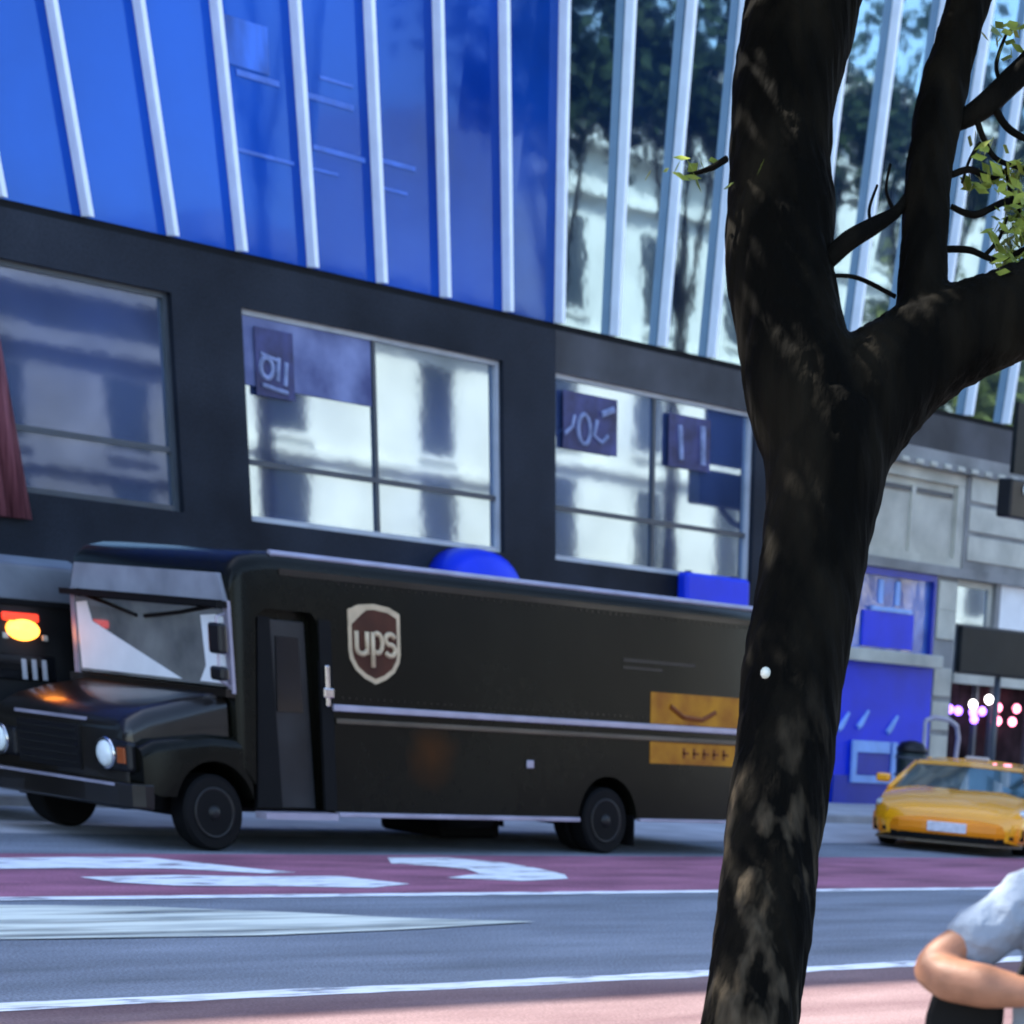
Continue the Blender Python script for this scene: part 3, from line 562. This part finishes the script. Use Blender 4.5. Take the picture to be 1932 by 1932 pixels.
def wheel(x, y, wd, sgn):
    wv = MB().lathe((x, y, .395), (0, 1, 0), [(-wd / 2, .26), (-wd / 2, .36), (-wd / 2 + .03, .39), (wd / 2 - .03, .39), (wd / 2, .36), (wd / 2, .26)], 40).build('wheel', G['black'], tr, smooth=True)
    wv.data.set_sharp_from_angle(angle=R(35))
    yo = y + sgn * (wd / 2 + .001)
    MB().lathe((x, yo, .395), (0, sgn, 0), [(-.10, .02), (-.10, .17), (-.02, .25), (.006, .265), (.004, .24), (-.06, .16)], 32).build('rim', G['steel'], wv, smooth=True)
    MB().lathe((x, yo, .395), (0, sgn, 0), [(-.09, .09), (.0, .08), (.03, .05), (.035, .01)], 20).build('hub', G['steel'], wv, smooth=True)
wheel(0, .22, .28, -1); wheel(0, W - .06, .28, 1)
for a, b in ((.18, -1), (.50, -1), (W + .04, 1), (W - .28, 1)): wheel(5.96, a, .28, b)
for y in (.36, W - .14): MB().box(6.46, 6.48, y - .32, y + .32, .10, .46).build('mud_flap', G['black'], tr)

# ================================================================ DARK VAN parked beyond the truck's bonnet
KY = 3.3
a = on_y(-420, 1150, KY); b = on_y(190, 1150, KY)
fc = thing('parked_van', 'dark grey high van with a lit orange lamp, parked beyond the truck bonnet', 'van', ((a[0] + b[0]) / 2, KY, 0))
hw = (b[0] - a[0]) / 2; zz = lambda v: on_y(60, v, KY)[2]
G['van'] = mat('dark grey van paint', (.010, .011, .012), .3, .35, var=.4, vscale=.8, col2=(.024, .025, .027))
G['van_roof'] = mat('grey van roof', (.05, .052, .06), .35, .5, var=.5, vscale=.9, col2=(.13, .135, .15))
MB().loft([[(x, y, z) for y, z in ((.02, .5), (1.95, .5), (1.95, zz(1138)), (.0, zz(1138)))] for x in (-hw, hw)]).build('body', G['van'], fc, bevel=.04)
MB().loft([[(x, y, z) for y, z in ((.0, zz(1138)), (1.95, zz(1138)), (1.80, zz(1062)), (1.5, zz(1050)), (.5, zz(1050)), (.16, zz(1066)))] for x in (-hw + .02, hw - .02)]).build('roof', G['van_roof'], fc, bevel=.04)
MB().box(-hw - .01, hw + .01, -.05, -.002, zz(1142), zz(1133)).build('gutter', G['black'], fc)
hx = on_y(42, 1187, KY)[0] - fc.location.x
LAMP = mat('orange lamp', (.8, .2, .02), .3, emit=(1, .30, .04), estr=1.5); LAMPR = mat('red lamp', (.5, .03, .02), .3, emit=(1, .05, .02), estr=.35)
lp = MB().lathe((hx, .0, 0), (0, -1, 0), [(0, .21), (.05, .19), (.09, .12), (.1, .02)], 24); lp.v = [(x, y, zz(1189) + z * .55) for x, y, z in lp.v]
lp.build('orange_lamp', LAMP, fc, smooth=True)
MB().box(hx - .26, hx + .20, -.05, -.001, zz(1174), zz(1158)).build('red_lamp', LAMPR, fc, bevel=.02)
for du in (-.23, .27): MB().box(hx + du - .035, hx + du + .035, -.03, -.001, zz(1208), zz(1197)).build('reflector', G['cream'], fc, bevel=.01)
wv = MB().box(hx - .9, hx + .38, -.02, -.001, zz(1284), zz(1236)).build('side_window', G['windscreen_dark'], fc, bevel=.02)
for q in range(3): MB().box(hx - .06 + q * .13, hx + .0 + q * .13, -.024, -.0205, zz(1282), zz(1244)).build('window_bar', G['frame_pale'], wv)
for x in (-hw + .7, hw - .7): MB().lathe((x, .15, .36), (0, -1, 0), [(-.1, .2), (-.1, .34), (-.07, .36), (.07, .36), (.1, .33), (.1, .2), (.06, .02)], 28).build('wheel', G['black'], fc, smooth=True)

# ================================================================ TAXI
P = on_z(1765, 1598)
tx = thing('taxi', 'yellow taxi with white number plate driving towards the left behind the tree', 'taxi', (14.72, 1.15, 0), 0)
tx.rotation_euler = (0, 0, R(32)); tx.scale = (1.26, 1.26, .92)
TW = .98
# body: stations along x (front at -x), half-width profile
def tring(x, w, zb, zs, zt, r):   # zs: shoulder height, zt: centre height of bonnet
    return [(x, -w * .94, zb), (x, -w, zb + .15), (x, -w * 1.0, zs - .12), (x, -w * .93, zs), (x, -w * .55, zt), (x, 0, zt + .015), (x, w * .55, zt), (x, w * .93, zs), (x, w, zs - .12), (x, w, zb + .15), (x, w * .94, zb)]
st = [(-1.02, .62, .30, .56, .60), (-.98, .78, .24, .62, .66), (-.85, .90, .20, .68, .74), (-.55, .96, .18, .76, .83), (.0, .98, .18, .84, .91), (.55, .98, .18, .90, .97), (1.6, .98, .18, .93, .99), (2.8, .97, .18, .94, 1.0), (3.4, .92, .22, .95, 1.0), (3.65, .84, .3, .90, .95)]
tb = MB().loft([tring(x, w, a, b, c, 0) for x, w, a, b, c in st]).build('body', None, tx)
for x in (-.12, 2.6):
    for y in (-.95, .95): cut(tb, MB().disc((x, y, .33), (0, 1, 0), .38, .6, 32).build('cutter', None))
tb.data.materials.clear(); tb.data.materials.append(G['taxi']); smooth_all(tb, 30)
def cabin(name, k, m_, sx0, sx1, ex=0):
    lo = [(sx0, -.86), (sx0 - .05, 0), (sx0, .86), (sx1, .84), (sx1 + .04, 0), (sx1, -.84)]
    return lo
gh = MB().loft([[(.12, -.88, .86), (.02, 0, .92), (.12, .88, .86), (3.15, .84, .93), (3.25, 0, .95), (3.15, -.84, .93)], [(1.30, -.70, 1.25), (1.22, 0, 1.28), (1.30, .70, 1.25), (2.55, .66, 1.27), (2.6, 0, 1.29), (2.55, -.66, 1.27)]]).build('glasshouse', G['taxi_glass'], tx)
MB().loft([[(1.22, -.72, 1.235), (1.14, 0, 1.265), (1.22, .72, 1.235), (2.6, .68, 1.255), (2.66, 0, 1.27), (2.6, -.68, 1.255)], [(1.40, -.66, 1.30), (1.34, 0, 1.335), (1.40, .66, 1.30), (2.5, .62, 1.315), (2.54, 0, 1.345), (2.5, -.62, 1.315)]]).build('roof', G['taxi'], tx, bevel=.02)
for s_ in (-1, 1):
    for pa, pb, r_ in (((.08, s_ * .885, .87), (1.28, s_ * .715, 1.26), .035), ((1.95, s_ * .89, .93), (1.9, s_ * .71, 1.27), .04), ((3.2, s_ * .85, .94), (2.57, s_ * .68, 1.27), .05)):
        MB().tube([pa, pb], r_, 8).build('pillar', G['taxi'], tx, smooth=True)
bumper = MB().loft([[(-1.09 + d, y, .24), (-1.11 + d, y, .36), (-1.10 + d, y, .48), (-1.02 + d, y, .54), (-.9 + d, y, .5), (-.9 + d, y, .24)] for y, d in ((-.97, .45), (-.86, .2), (-.6, .05), (-.3, 0), (.3, 0), (.6, .05), (.86, .2), (.97, .45))]).build('bumper', G['taxi_orange'], tx, bevel=.02)
MB().loft([[(-1.12 + d, y, .20), (-1.13 + d, y, .29), (-1.0 + d, y, .29), (-1.0 + d, y, .20)] for y, d in ((-.7, .12), (-.4, .01), (.4, .01), (.7, .12))]).build('lower_grille', G['black'], tx)
MB().box(-1.128, -1.105, -.24, .24, .33, .48).build('number_plate', G['plate'], tx, bevel=.008)
MB().loft([[(-1.14 + d, y, .15), (-1.14 + d, y, .19), (-.9 + d, y, .19), (-.9 + d, y, .15)] for y, d in ((-.9, .3), (-.5, .04), (.5, .04), (.9, .3))]).build('front_lip', G['rail_tan'], tx)
for s_ in (-1, 1):
    MB().loft([[(-.97, s_ * .62, .57), (-.98, s_ * .62, .63), (-.9, s_ * .62, .66)], [(-.74, s_ * .925, .64), (-.74, s_ * .925, .70), (-.66, s_ * .90, .74)]]).build('headlight', G['lens'], tx, smooth=True)
    MB().loft([[(-.98, s_ * .76, .28), (-.99, s_ * .76, .46), (-.9, s_ * .76, .4)], [(-.80, s_ * .93, .26), (-.82, s_ * .93, .44), (-.75, s_ * .9, .4)]]).build('air_intake', G['black'], tx)
    m_ = MB().box(.42, .60, s_ * 1.02 - .09, s_ * 1.02 + .09, .93, 1.07).build('mirror', G['taxi'], tx, bevel=.04)
rl = MB().box(2.0, 2.18, -.16, .16, 1.33, 1.40).build('roof_light', mat('roof light', (.45, .38, .34), .4), tx, bevel=.03)
def cwheel(x, y, s_):
    wv = MB().lathe((x, y, .325), (0, 1, 0), [(-.1, .2), (-.1, .30), (-.08, .325), (.08, .325), (.1, .30), (.1, .2)], 32).build('wheel', G['black'], tx, smooth=True)
    MB().lathe((x, y + s_ * .1, .325), (0, s_, 0), [(-.05, .03), (-.05, .18), (.004, .21), (.01, .2), (-.03, .1), (-.01, .03)], 24).build('rim', G['chrome'], wv, smooth=True)
for x in (-.12, 2.6):
    for s_ in (-1, 1): cwheel(x, s_ * .84, s_)

# ================================================================ FORKED TREE IN FRONT
TD = 9.2
PX = F / TD
def tp(u, v, d=0.): return tuple(at_depth(u, v, TD + d))
base = at_depth(1405, 2010, TD)
tree = thing('forked_tree', 'dark forked tree trunk standing close to the camera in front of the truck', 'tree', (base[0] - .03, base[1] + .02, .45))
def TL(mb): mb.v = [(x - tree.location[0], y - tree.location[1], z - tree.location[2]) for x, y, z in mb.v]; return mb
def limb(mb, pts, seg=20):       # pts: u, v, radius in px, depth offset ; resampled smoothly
    P = np.array([list(tp(u, v, d)) + [r / PX] for u, v, r, d in pts]); n = len(P); out = []
    for i in range(n - 1):
        p0, p1, p2, p3 = P[max(i - 1, 0)], P[i], P[i + 1], P[min(i + 2, n - 1)]
        for t in np.linspace(0, 1, 6, endpoint=False):
            out.append(.5 * ((2 * p1) + (-p0 + p2) * t + (2 * p0 - 5 * p1 + 4 * p2 - p3) * t * t + (-p0 + 3 * p1 - 3 * p2 + p3) * t ** 3))
    out.append(P[-1]); mb.tube([o[:3] for o in out], [o[3] for o in out], seg)
tm = MB()
b0 = np.array([tree.location[0], tree.location[1], .40])
P1 = np.array(tp(1412, 1932)); 
tm.tube([b0, b0 + (P1 - b0) * .25, b0 + (P1 - b0) * .55, P1, tp(1430, 1830)], [.34, .26, .205, .19, .188], 20)
limb(tm, [(1412, 1935, 93, 0), (1442, 1750, 93, 0), (1458, 1600, 92, 0), (1477, 1450, 93, 0), (1498, 1270, 98, 0), (1522, 1130, 98, 0), (1540, 1000, 102, 0), (1556, 890, 118, 0), (1562, 800, 120, 0)])
limb(tm, [(1556, 900, 105, 0), (1520, 760, 112, -.03), (1492, 640, 103, -.05), (1471, 500, 105, -.05), (1476, 400, 102, -.05), (1474, 280, 97, -.05), (1487, 140, 100, -.05), (1516, 0, 108, 0), (1560, -180, 95, .1), (1590, -420, 75, .3), (1560, -700, 50, .5), (1540, -950, 26, .6)])
limb(tm, [(1560, 900, 100, 0), (1600, 820, 100, .02), (1660, 735, 100, .05), (1740, 670, 92, .08), (1830, 625, 85, .1), (1940, 578, 80, .15), (2080, 500, 70, .3), (2220, 350, 58, .5), (2330, 100, 45, .8), (2400, -200, 28, 1.0)])
limb(tm, [(1700, 700, 66, .06), (1735, 600, 52, .06), (1743, 480, 47, .06), (1748, 380, 46, .06), (1757, 280, 45, .06), (1787, 140, 46, .08), (1828, 0, 43, .1), (1880, -200, 38, .2), (1950, -500, 28, .3), (2000, -800, 16, .4)])
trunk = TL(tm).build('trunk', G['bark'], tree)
rm = trunk.modifiers.new('remesh', 'REMESH'); rm.mode = 'VOXEL'; rm.voxel_size = .016
sm = trunk.modifiers.new('smooth', 'SMOOTH'); sm.iterations = 6; sm.factor = .6
bake(trunk)
nv = len(trunk.data.vertices); co = np.empty(nv * 3, 'f'); no = np.empty(nv * 3, 'f')
trunk.data.vertices.foreach_get('co', co); trunk.data.vertex_normals.foreach_get('vector', no); co = co.reshape(-1, 3); no = no.reshape(-1, 3)
for i in range(nv):               # bark relief: long vertical ridges and lumps
    p = Vector(co[i]); q = Vector((p.x * 16, p.y * 16, p.z * 3.0))
    co[i] += no[i] * (-abs(mnoise.noise(q)) * .015 + mnoise.noise(q * 2.4) * .006 + mnoise.noise(p * 2.6) * .012)
trunk.data.vertices.foreach_set('co', co.ravel())
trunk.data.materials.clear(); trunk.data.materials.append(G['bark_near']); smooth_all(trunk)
# twigs
def twig(pts, d=0):
    m2 = MB(); limb(m2, [(u, v, r, dd + d) for u, v, r, dd in pts], 8); return TL(m2).build('branch', G['bark'], tree, smooth=True)
twig([(1560, 492, 16, -.1), (1600, 455, 17, -.1), (1650, 425, 15, -.05), (1690, 400, 10, 0), (1712, 370, 8, .05)])
twig([(1790, 240, 12, .1), (1850, 205, 20, .1), (1900, 160, 22, .12), (1960, 95, 22, .15), (2050, -60, 18, .2)])
twig([(1780, 470, 6, .1), (1830, 472, 6, .12), (1880, 490, 5, .15), (1935, 470, 5, .2)])
twig([(1570, 520, 3, -.1), (1620, 525, 4, 0), (1690, 560, 4, .03)]); twig([(1795, 390, 5, .1), (1840, 405, 6, .1), (1900, 380, 6, .2), (1950, 390, 6, .3)])
for pts in ([(1840, 215, 7, .1), (1855, 260, 6, .1), (1880, 300, 5, .12), (1935, 320, 4, .2)], [(1870, 190, 8, .1), (1900, 240, 7, .15), (1950, 270, 5, .2)], [(1795, 330, 6, .1), (1830, 320, 6, .1), (1870, 335, 5, .15), (1900, 320, 4, .2)],
            [(1850, 270, 4, .1), (1830, 300, 3, .1), (1815, 345, 2.5, .1)], [(1900, 310, 4, .15), (1905, 360, 4, .2), (1925, 400, 3, .2)], [(1645, 430, 4, -.05), (1640, 395, 3, -.05), (1655, 350, 2.5, 0)], [(1690, 405, 5, 0), (1672, 360, 3, 0), (1680, 310, 2.5, 0)], [(1860, 480, 4, .15), (1885, 450, 3.5, .2), (1900, 410, 3, .2)], [(1890, 165, 5, .1), (1880, 120, 4, .1), (1900, 60, 3, .1)]):
    twig(pts)
# pale fleck and pale patches on the bark
fl_ = MB(); c = np.array(tp(1445, 1270, -.17)); fl_.ball(c, .022, 10); TL(fl_); o = fl_.build('tag', G['tag'], tree, smooth=True)
# foliage
def leaves(mb, cen, rad, n, size, clumps=40, seed=1, low=None, keep=None):
    rnd = random.Random(seed); cl = []
    while len(cl) < clumps:
        p = Vector((rnd.uniform(-1, 1), rnd.uniform(-1, 1), rnd.uniform(-1, 1)))
        if .25 < p.length < 1: cl.append((Vector((p.x * rad[0], p.y * rad[1], p.z * rad[2])), rnd.uniform(.16, .38)))
    for i in range(n):
        c, s = rnd.choice(cl)
        g = Vector((rnd.gauss(0, 1), rnd.gauss(0, 1), rnd.gauss(0, 1))) * s * .55
        p = Vector(cen) + c + Vector((g.x * rad[0], g.y * rad[1], g.z * rad[2]))
        if low is not None and p.z < low: continue
        if keep is not None and not keep(p): continue
        a = Vector((rnd.gauss(0, 1), rnd.gauss(0, 1), rnd.gauss(0, .7))).normalized(); b = a.cross(Vector((rnd.gauss(0, 1), rnd.gauss(0, 1), rnd.gauss(0, 1)))).normalized()
        l = size * rnd.uniform(.7, 1.3); ww = l * .5
        mb.add([p - a * l, p + b * ww - a * l * .1, p + a * l, p - b * ww - a * l * .1], [(0, 1, 2, 3)])
def frame_v(p):
    v = np.array(p) - CAM; x = AR @ v; y = AD @ v; z = AF @ v; return CX + F * x / z, CY + F * y / z
keep = lambda p: (lambda uv: uv[1] < -60 or uv[0] > 2030)(frame_v(p))
cr = MB(); leaves(cr, (base[0] - .3, base[1] + 1.4, 7.8), (5.0, 5.0, 2.8), 22000, .11, 90, 3, 4.6, keep)
TL(cr).build('crown', G['leaf'], tree)
cr = MB()
lr = random.Random(5)
for (u, v, su, sv, n, d) in ((1925, 420, 22, 38, 150, .25), (1960, 470, 30, 45, 110, .3), (1330, 325, 45, 14, 14, -.25), (1900, 480, 16, 24, 45, .2), (1905, 330, 30, 14, 50, .2), (1850, 345, 26, 12, 22, .15), (1860, 275, 18, 12, 12, .12), (1900, 70, 20, 25, 22, .15)):
    for i in range(n):
        p = Vector(tp(u + lr.gauss(0, su), v + lr.gauss(0, sv), d + lr.gauss(0, .1))); a = Vector((lr.gauss(0, 1), lr.gauss(0, 1), lr.gauss(0, 1))).normalized(); b = a.orthogonal().normalized(); l = lr.uniform(.025, .042)
        cr.add([p - a * l, p + b * l * .5, p + a * l, p - b * l * .5], [(0, 1, 2, 3)])
TL(cr).build('leaf_spray', G['leaf_yellow'], tree)
twig([(1370, 300, 6, -.2), (1340, 318, 5, -.25), (1300, 330, 3, -.25)])

# ================================================================ PERSON at the lower right
D = 6.35
E0 = at_depth(1752, 1828, D)
fwd = np.array([ray(1900, 1800)[0], ray(1900, 1800)[1], 0.]); fwd /= np.linalg.norm(fwd); rgt = np.array([fwd[1], -fwd[0], 0.])
S_ = .985
gz = .455
pe = thing('person', 'person in a pale blue grey t-shirt with one arm folded across the body', 'person', tuple(np.array([E0[0], E0[1], gz]) + rgt * .46))
ez = E0[2] - gz                       # elbow height above ground
def pl_(x, y, z): v = rgt * x + fwd * y; return Vector((v[0], v[1], z))   # x to the picture's right, y away, origin at person's base; torso axis at x=0
sho = ez + .205                      # shoulder joint height
hip = sho - .52
def chain(mb, pts, seg=16):        # limb: centres and radii, rounded off at both ends
    P = [pl_(*p) for p, r_ in pts]; Rr = [r_ for p, r_ in pts]; Q = []; S2 = []
    for i in range(len(P) - 1):
        for t in (0, .25, .5, .75):
            p0, p1, p2, p3 = P[max(i - 1, 0)], P[i], P[i + 1], P[min(i + 2, len(P) - 1)]
            Q.append(.5 * ((2 * p1) + (p2 - p0) * t + (2 * p0 - 5 * p1 + 4 * p2 - p3) * t * t + (3 * p1 - p0 - 3 * p2 + p3) * t ** 3)); S2.append(Rr[i] * (1 - t) + Rr[i + 1] * t)
    Q.append(P[-1]); S2.append(Rr[-1]); mb.tube(Q, S2, seg)
    for p, r_ in ((P[0], Rr[0]), (P[-1], Rr[-1])): mb.ball(p, r_ * .97, 12)
def torso(mb, st, seg=24):          # rings: height, half width, half depth, y
    mb.loft([[pl_(w_ * math.cos(a), y_ + d_ * math.sin(a), z_) for a in [2 * math.pi * q / seg for q in range(seg)]] for z_, w_, d_, y_ in st])
def fuse(mb, name, m_, vox, it=6):
    o = mb.build(name, None)
    r_ = o.modifiers.new('r', 'REMESH'); r_.mode = 'VOXEL'; r_.voxel_size = vox
    s2 = o.modifiers.new('s', 'SMOOTH'); s2.iterations = it; s2.factor = .6
    bake(o); o.data.materials.clear(); o.data.materials.append(m_); o.parent = pe; smooth_all(o); return o
hd = MB()
torso(hd, [(hip - .1, .14, .10, 0), (hip, .165, .115, 0), (hip + .17, .145, .10, 0), (hip + .36, .165, .115, 0), (sho - .05, .165, .10, .01), (sho + .03, .11, .075, 0), (sho + .06, .06, .06, 0)])
chain(hd, [((0, 0, sho + .0), .062), ((0, -.01, sho + .18), .056)])
chain(hd, [((-.15, .0, sho), .062), ((-.19, .0, sho - .01), .066), ((-.30, .0, sho - .09), .056), ((-.42, -.02, ez + .04), .049), ((-.455, -.03, ez), .046)])
chain(hd, [((-.455, -.03, ez), .046), ((-.40, -.08, ez - .012), .057), ((-.30, -.13, ez - .018), .055), ((-.19, -.17, ez - .02), .036)])
chain(hd, [((.15, .0, sho), .062), ((.19, .0, sho - .01), .064), ((.24, .02, sho - .15), .052), ((.27, .0, ez), .044), ((.2, -.1, ez + .02), .045), ((.06, -.19, ez + .05), .032)])
for s_ in (-1, 1):
    chain(hd, [((s_ * .085, 0, hip - .03), .092), ((s_ * .10, -.01, hip * .55 + .02), .066), ((s_ * .10, .0, hip * .5), .058), ((s_ * .105, .02, hip * .32), .056), ((s_ * .11, .03, .09), .036)])
    chain(hd, [((s_ * .11, .04, .05), .036), ((s_ * .12, -.05, .045), .04), ((s_ * .13, -.15, .03), .03)])
# head, hands and fingers join the same surface
hc = (0, -.02, sho + .285)
def ell(mb, c, rx, ry, rz_, seg=20):
    n = seg // 2; rr = []
    for k_ in range(n + 1):
        ph = math.pi * k_ / n
        rr.append([pl_(c[0] + rx * max(.01, math.sin(ph)) * math.cos(a), c[1] + ry * max(.01, math.sin(ph)) * math.sin(a), c[2] - rz_ * math.cos(ph)) for a in [2 * math.pi * q / seg for q in range(seg)]])
    mb.loft(rr)
ell(hd, hc, .076, .095, .118); ell(hd, (0, -.055, hc[2] - .06), .05, .05, .055); ell(hd, (0, -.115, hc[2] - .02), .014, .02, .028, 10)
ell(hd, (-.078, 0, hc[2] - .01), .012, .022, .034, 10); ell(hd, (.078, 0, hc[2] - .01), .012, .022, .034, 10); ell(hd, (0, -.108, hc[2] - .065), .024, .01, .009, 10)
for (wx, wy, wz, dx) in ((-.19, -.17, ez - .02, 1), (.06, -.19, ez + .05, -1)):
    hd.tube([pl_(wx, wy, wz), pl_(wx + dx * .05, wy - .015, wz), pl_(wx + dx * .095, wy - .015, wz)], [.03, .04, .036], 10)
    for k_, (ln, zz) in enumerate(((.075, .03), (.085, .01), (.08, -.01), (.062, -.03))):
        hd.tube([pl_(wx + dx * .085, wy - .015, wz + zz), pl_(wx + dx * (.085 + ln * .5), wy - .012, wz + zz), pl_(wx + dx * (.085 + ln), wy + .015, wz + zz * .95)], [.010, .0095, .008], 8)
    hd.tube([pl_(wx + dx * .03, wy - .02, wz + .03), pl_(wx + dx * .06, wy - .035, wz + .06), pl_(wx + dx * .09, wy - .035, wz + .075)], [.013, .011, .009], 8)
fuse(hd, 'body', G['skin'], .0065, 5)
st_ = MB()
torso(st_, [(hip - .08, .235, .155, 0), (hip + .05, .235, .15, 0), (hip + .17, .23, .142, 0), (hip + .36, .22, .14, 0), (sho - .04, .19, .12, .01), (sho + .045, .14, .092, 0), (sho + .085, .075, .072, 0)])
chain(st_, [((-.12, .0, sho - .01), .08), ((-.185, .0, sho - .004), .082), ((-.27, .0, sho - .066), .080), ((-.345, -.006, sho - .124), .080)])
chain(st_, [((.12, .0, sho - .01), .08), ((.185, .0, sho - .002), .08), ((.225, .01, sho - .10), .076), ((.25, .015, sho - .17), .074)])
sh_ = fuse(st_, 'shirt', G['shirt'], .009, 5)
for v, n_ in [(v, v.normal.copy()) for v in sh_.data.vertices]:
    p = v.co; v.co = p + n_ * (-abs(mnoise.noise(Vector((p.x * 9, p.y * 9, p.z * 15)))) * .022 + mnoise.noise(p * 24) * .003 + .004)
st_ = MB(); torso(st_, [(hip - .12, .17, .135, 0), (hip, .176, .132, 0), (hip + .06, .17, .128, 0)])
for s_ in (-1, 1): chain(st_, [((s_ * .088, 0, hip - .08), .11), ((s_ * .105, 0, hip * .62), .096)])
fuse(st_, 'shorts', G['black'], .012, 4)
for s_ in (-1, 1):
    MB().tube([pl_(s_ * .11, .06, .045), pl_(s_ * .118, -.04, .045), pl_(s_ * .13, -.17, .035)], [.045, .05, .042], 12).build('shoe', G['black'], pe, smooth=True)
hr = MB(); ell(hr, (0, .0, hc[2] + .035), .085, .098, .098); hr.build('hair', G['hair'], pe, smooth=True)
# black bag behind the folded arm
bgt = thing('shoulder_bag', 'black shoulder bag hanging below the folded arm of the person', 'bag', tuple(pe.location))
bx0, bx1 = -.475, -.25
def bagring(z, k_, y0=.02): return [pl_(bx0 + (1 - k_) * .05, y0, z), pl_(bx1, y0, z), pl_(bx1, y0 + .10, z), pl_(bx0 + (1 - k_) * .05, y0 + .10, z)]
MB().loft([bagring(ez - .42, 1.4), bagring(ez - .40, 1.0), bagring(ez - .12, .7), bagring(ez - .045, .3)]).build('bag_body', G['black'], bgt, bevel=.02)
MB().tube([pl_(-.40, .06, ez - .06), pl_(-.30, .10, sho - .03), pl_(-.17, .085, sho + .085), pl_(-.12, -.09, sho + .03), pl_(-.22, -.16, sho - .2), pl_(-.30, .0, ez - .06)], .014, 8).build('strap', G['black'], bgt)

# ================================================================ ACROSS THE STREET: what the glass mirrors
YO = -34.
def opposite(name, lab, x0, x1, h, m_, floors, bay, ww, wh, cor=True):
    t = thing(name, lab, 'building', ((x0 + x1) / 2, YO - 6, .45)); cx = (x0 + x1) / 2
    q = MB().box(x0 - cx, x1 - cx, -6, 6, 0, h).build('wall', m_, t)
    if cor:
        c_ = MB().box(x0 - cx - .5, x1 - cx + .5, 6.0, 6.9, h - .7, h).box(x0 - cx - .2, x1 - cx + .2, 6.0, 6.4, h - 2.1, h - 1.7)
        for f_ in range(1, floors): c_.box(x0 - cx, x1 - cx, 6.0, 6.25, f_ * (h - 2.2) / floors - .2, f_ * (h - 2.2) / floors)
        c_.build('cornice', m_, t)
    fh = (h - 2.2) / floors; n = int((x1 - x0) / bay)
    for f_ in range(floors):
        for i in range(n):
            xx = x0 - cx + (x1 - x0) * (i + .5) / n; zz = f_ * fh + fh * .5
            wdw = MB().box(xx - ww / 2, xx + ww / 2, 6.0, 6.03, zz - wh / 2, zz + wh / 2).build('window', G['dark_window'], t)
            MB().box(xx - ww / 2 - .15, xx + ww / 2 + .15, 6.0, 6.18, zz - wh / 2 - .2, zz - wh / 2).build('sill', m_, wdw)
    return t
opposite('brick_building', 'low grey brick building across the street, faintly mirrored in the first shop window', 6, 37.4, 11, G['brick'], 3, 4.2, 1.6, 2.0)
opposite('stone_building', 'low pale stone building across the street, mirrored in the middle shop window', 38, 51, 13.0, G['stone'], 3, 5.0, 1.6, 2.7)
opposite('stone_building', 'tall pale stone building with cornices, mirrored in the blue glass beside the trunk', 51.5, 65, 18.6, G['stone'], 4, 3.4, 1.5, 2.9)
opposite('stone_building', 'tallest pale stone building across the street, mirrored between the limbs of the forked trunk', 65.6, 112, 22.5, G['stone'], 5, 3.6, 1.5, 2.8)
def street_tree(x, y, zc, rad, zr, lab, seed, lf='leaf_dark'):
    t = thing('street_tree', lab, 'tree', (x, y, .45), group='street trees mirrored in the blue glass')
    MB().tube([(0, 0, -.05), (.1, 0, zc * .35), (-.05, .1, zc * .7), (0, 0, zc)], [.26, .2, .16, .06], 10).tube([(.0, 0, zc * .55), (.8, .3, zc * .8), (1.2, .6, zc)], [.12, .09, .04], 8).tube([(0, 0, zc * .6), (-.9, -.2, zc * .85), (-1.4, 0, zc * 1.05)], [.12, .09, .04], 8).build('trunk', G['bark'], t, smooth=True)
    cr = MB(); leaves(cr, (0, 0, zc), (rad, rad, zr), 3200, .24, 34, seed); cr.build('crown', G[lf], t)
street_tree(35, -15, 16.2, 3.4, 3.0, 'tall dark street tree mirrored in the glass left of the trunk', 11)
street_tree(41, -16, 17.2, 3.9, 3.0, 'tall dark street tree mirrored in the glass panel beside the trunk', 12)
street_tree(54, -17, 11.5, 4.2, 2.4, 'yellow green street tree mirrored between the two limbs of the trunk', 13, 'leaf_light')
street_tree(49.5, -14.5, 16.9, 4.8, 2.5, 'tall dark street tree mirrored high between the upper limbs of the trunk', 16)
street_tree(63, -19, 11.5, 4.4, 3.0, 'yellow green street tree mirrored right of the upright limb of the trunk', 15, 'leaf_light')
street_tree(28, -18, 19.0, 3.2, 2.6, 'tall dark street tree mirrored at the top of the middle glass panels', 14)
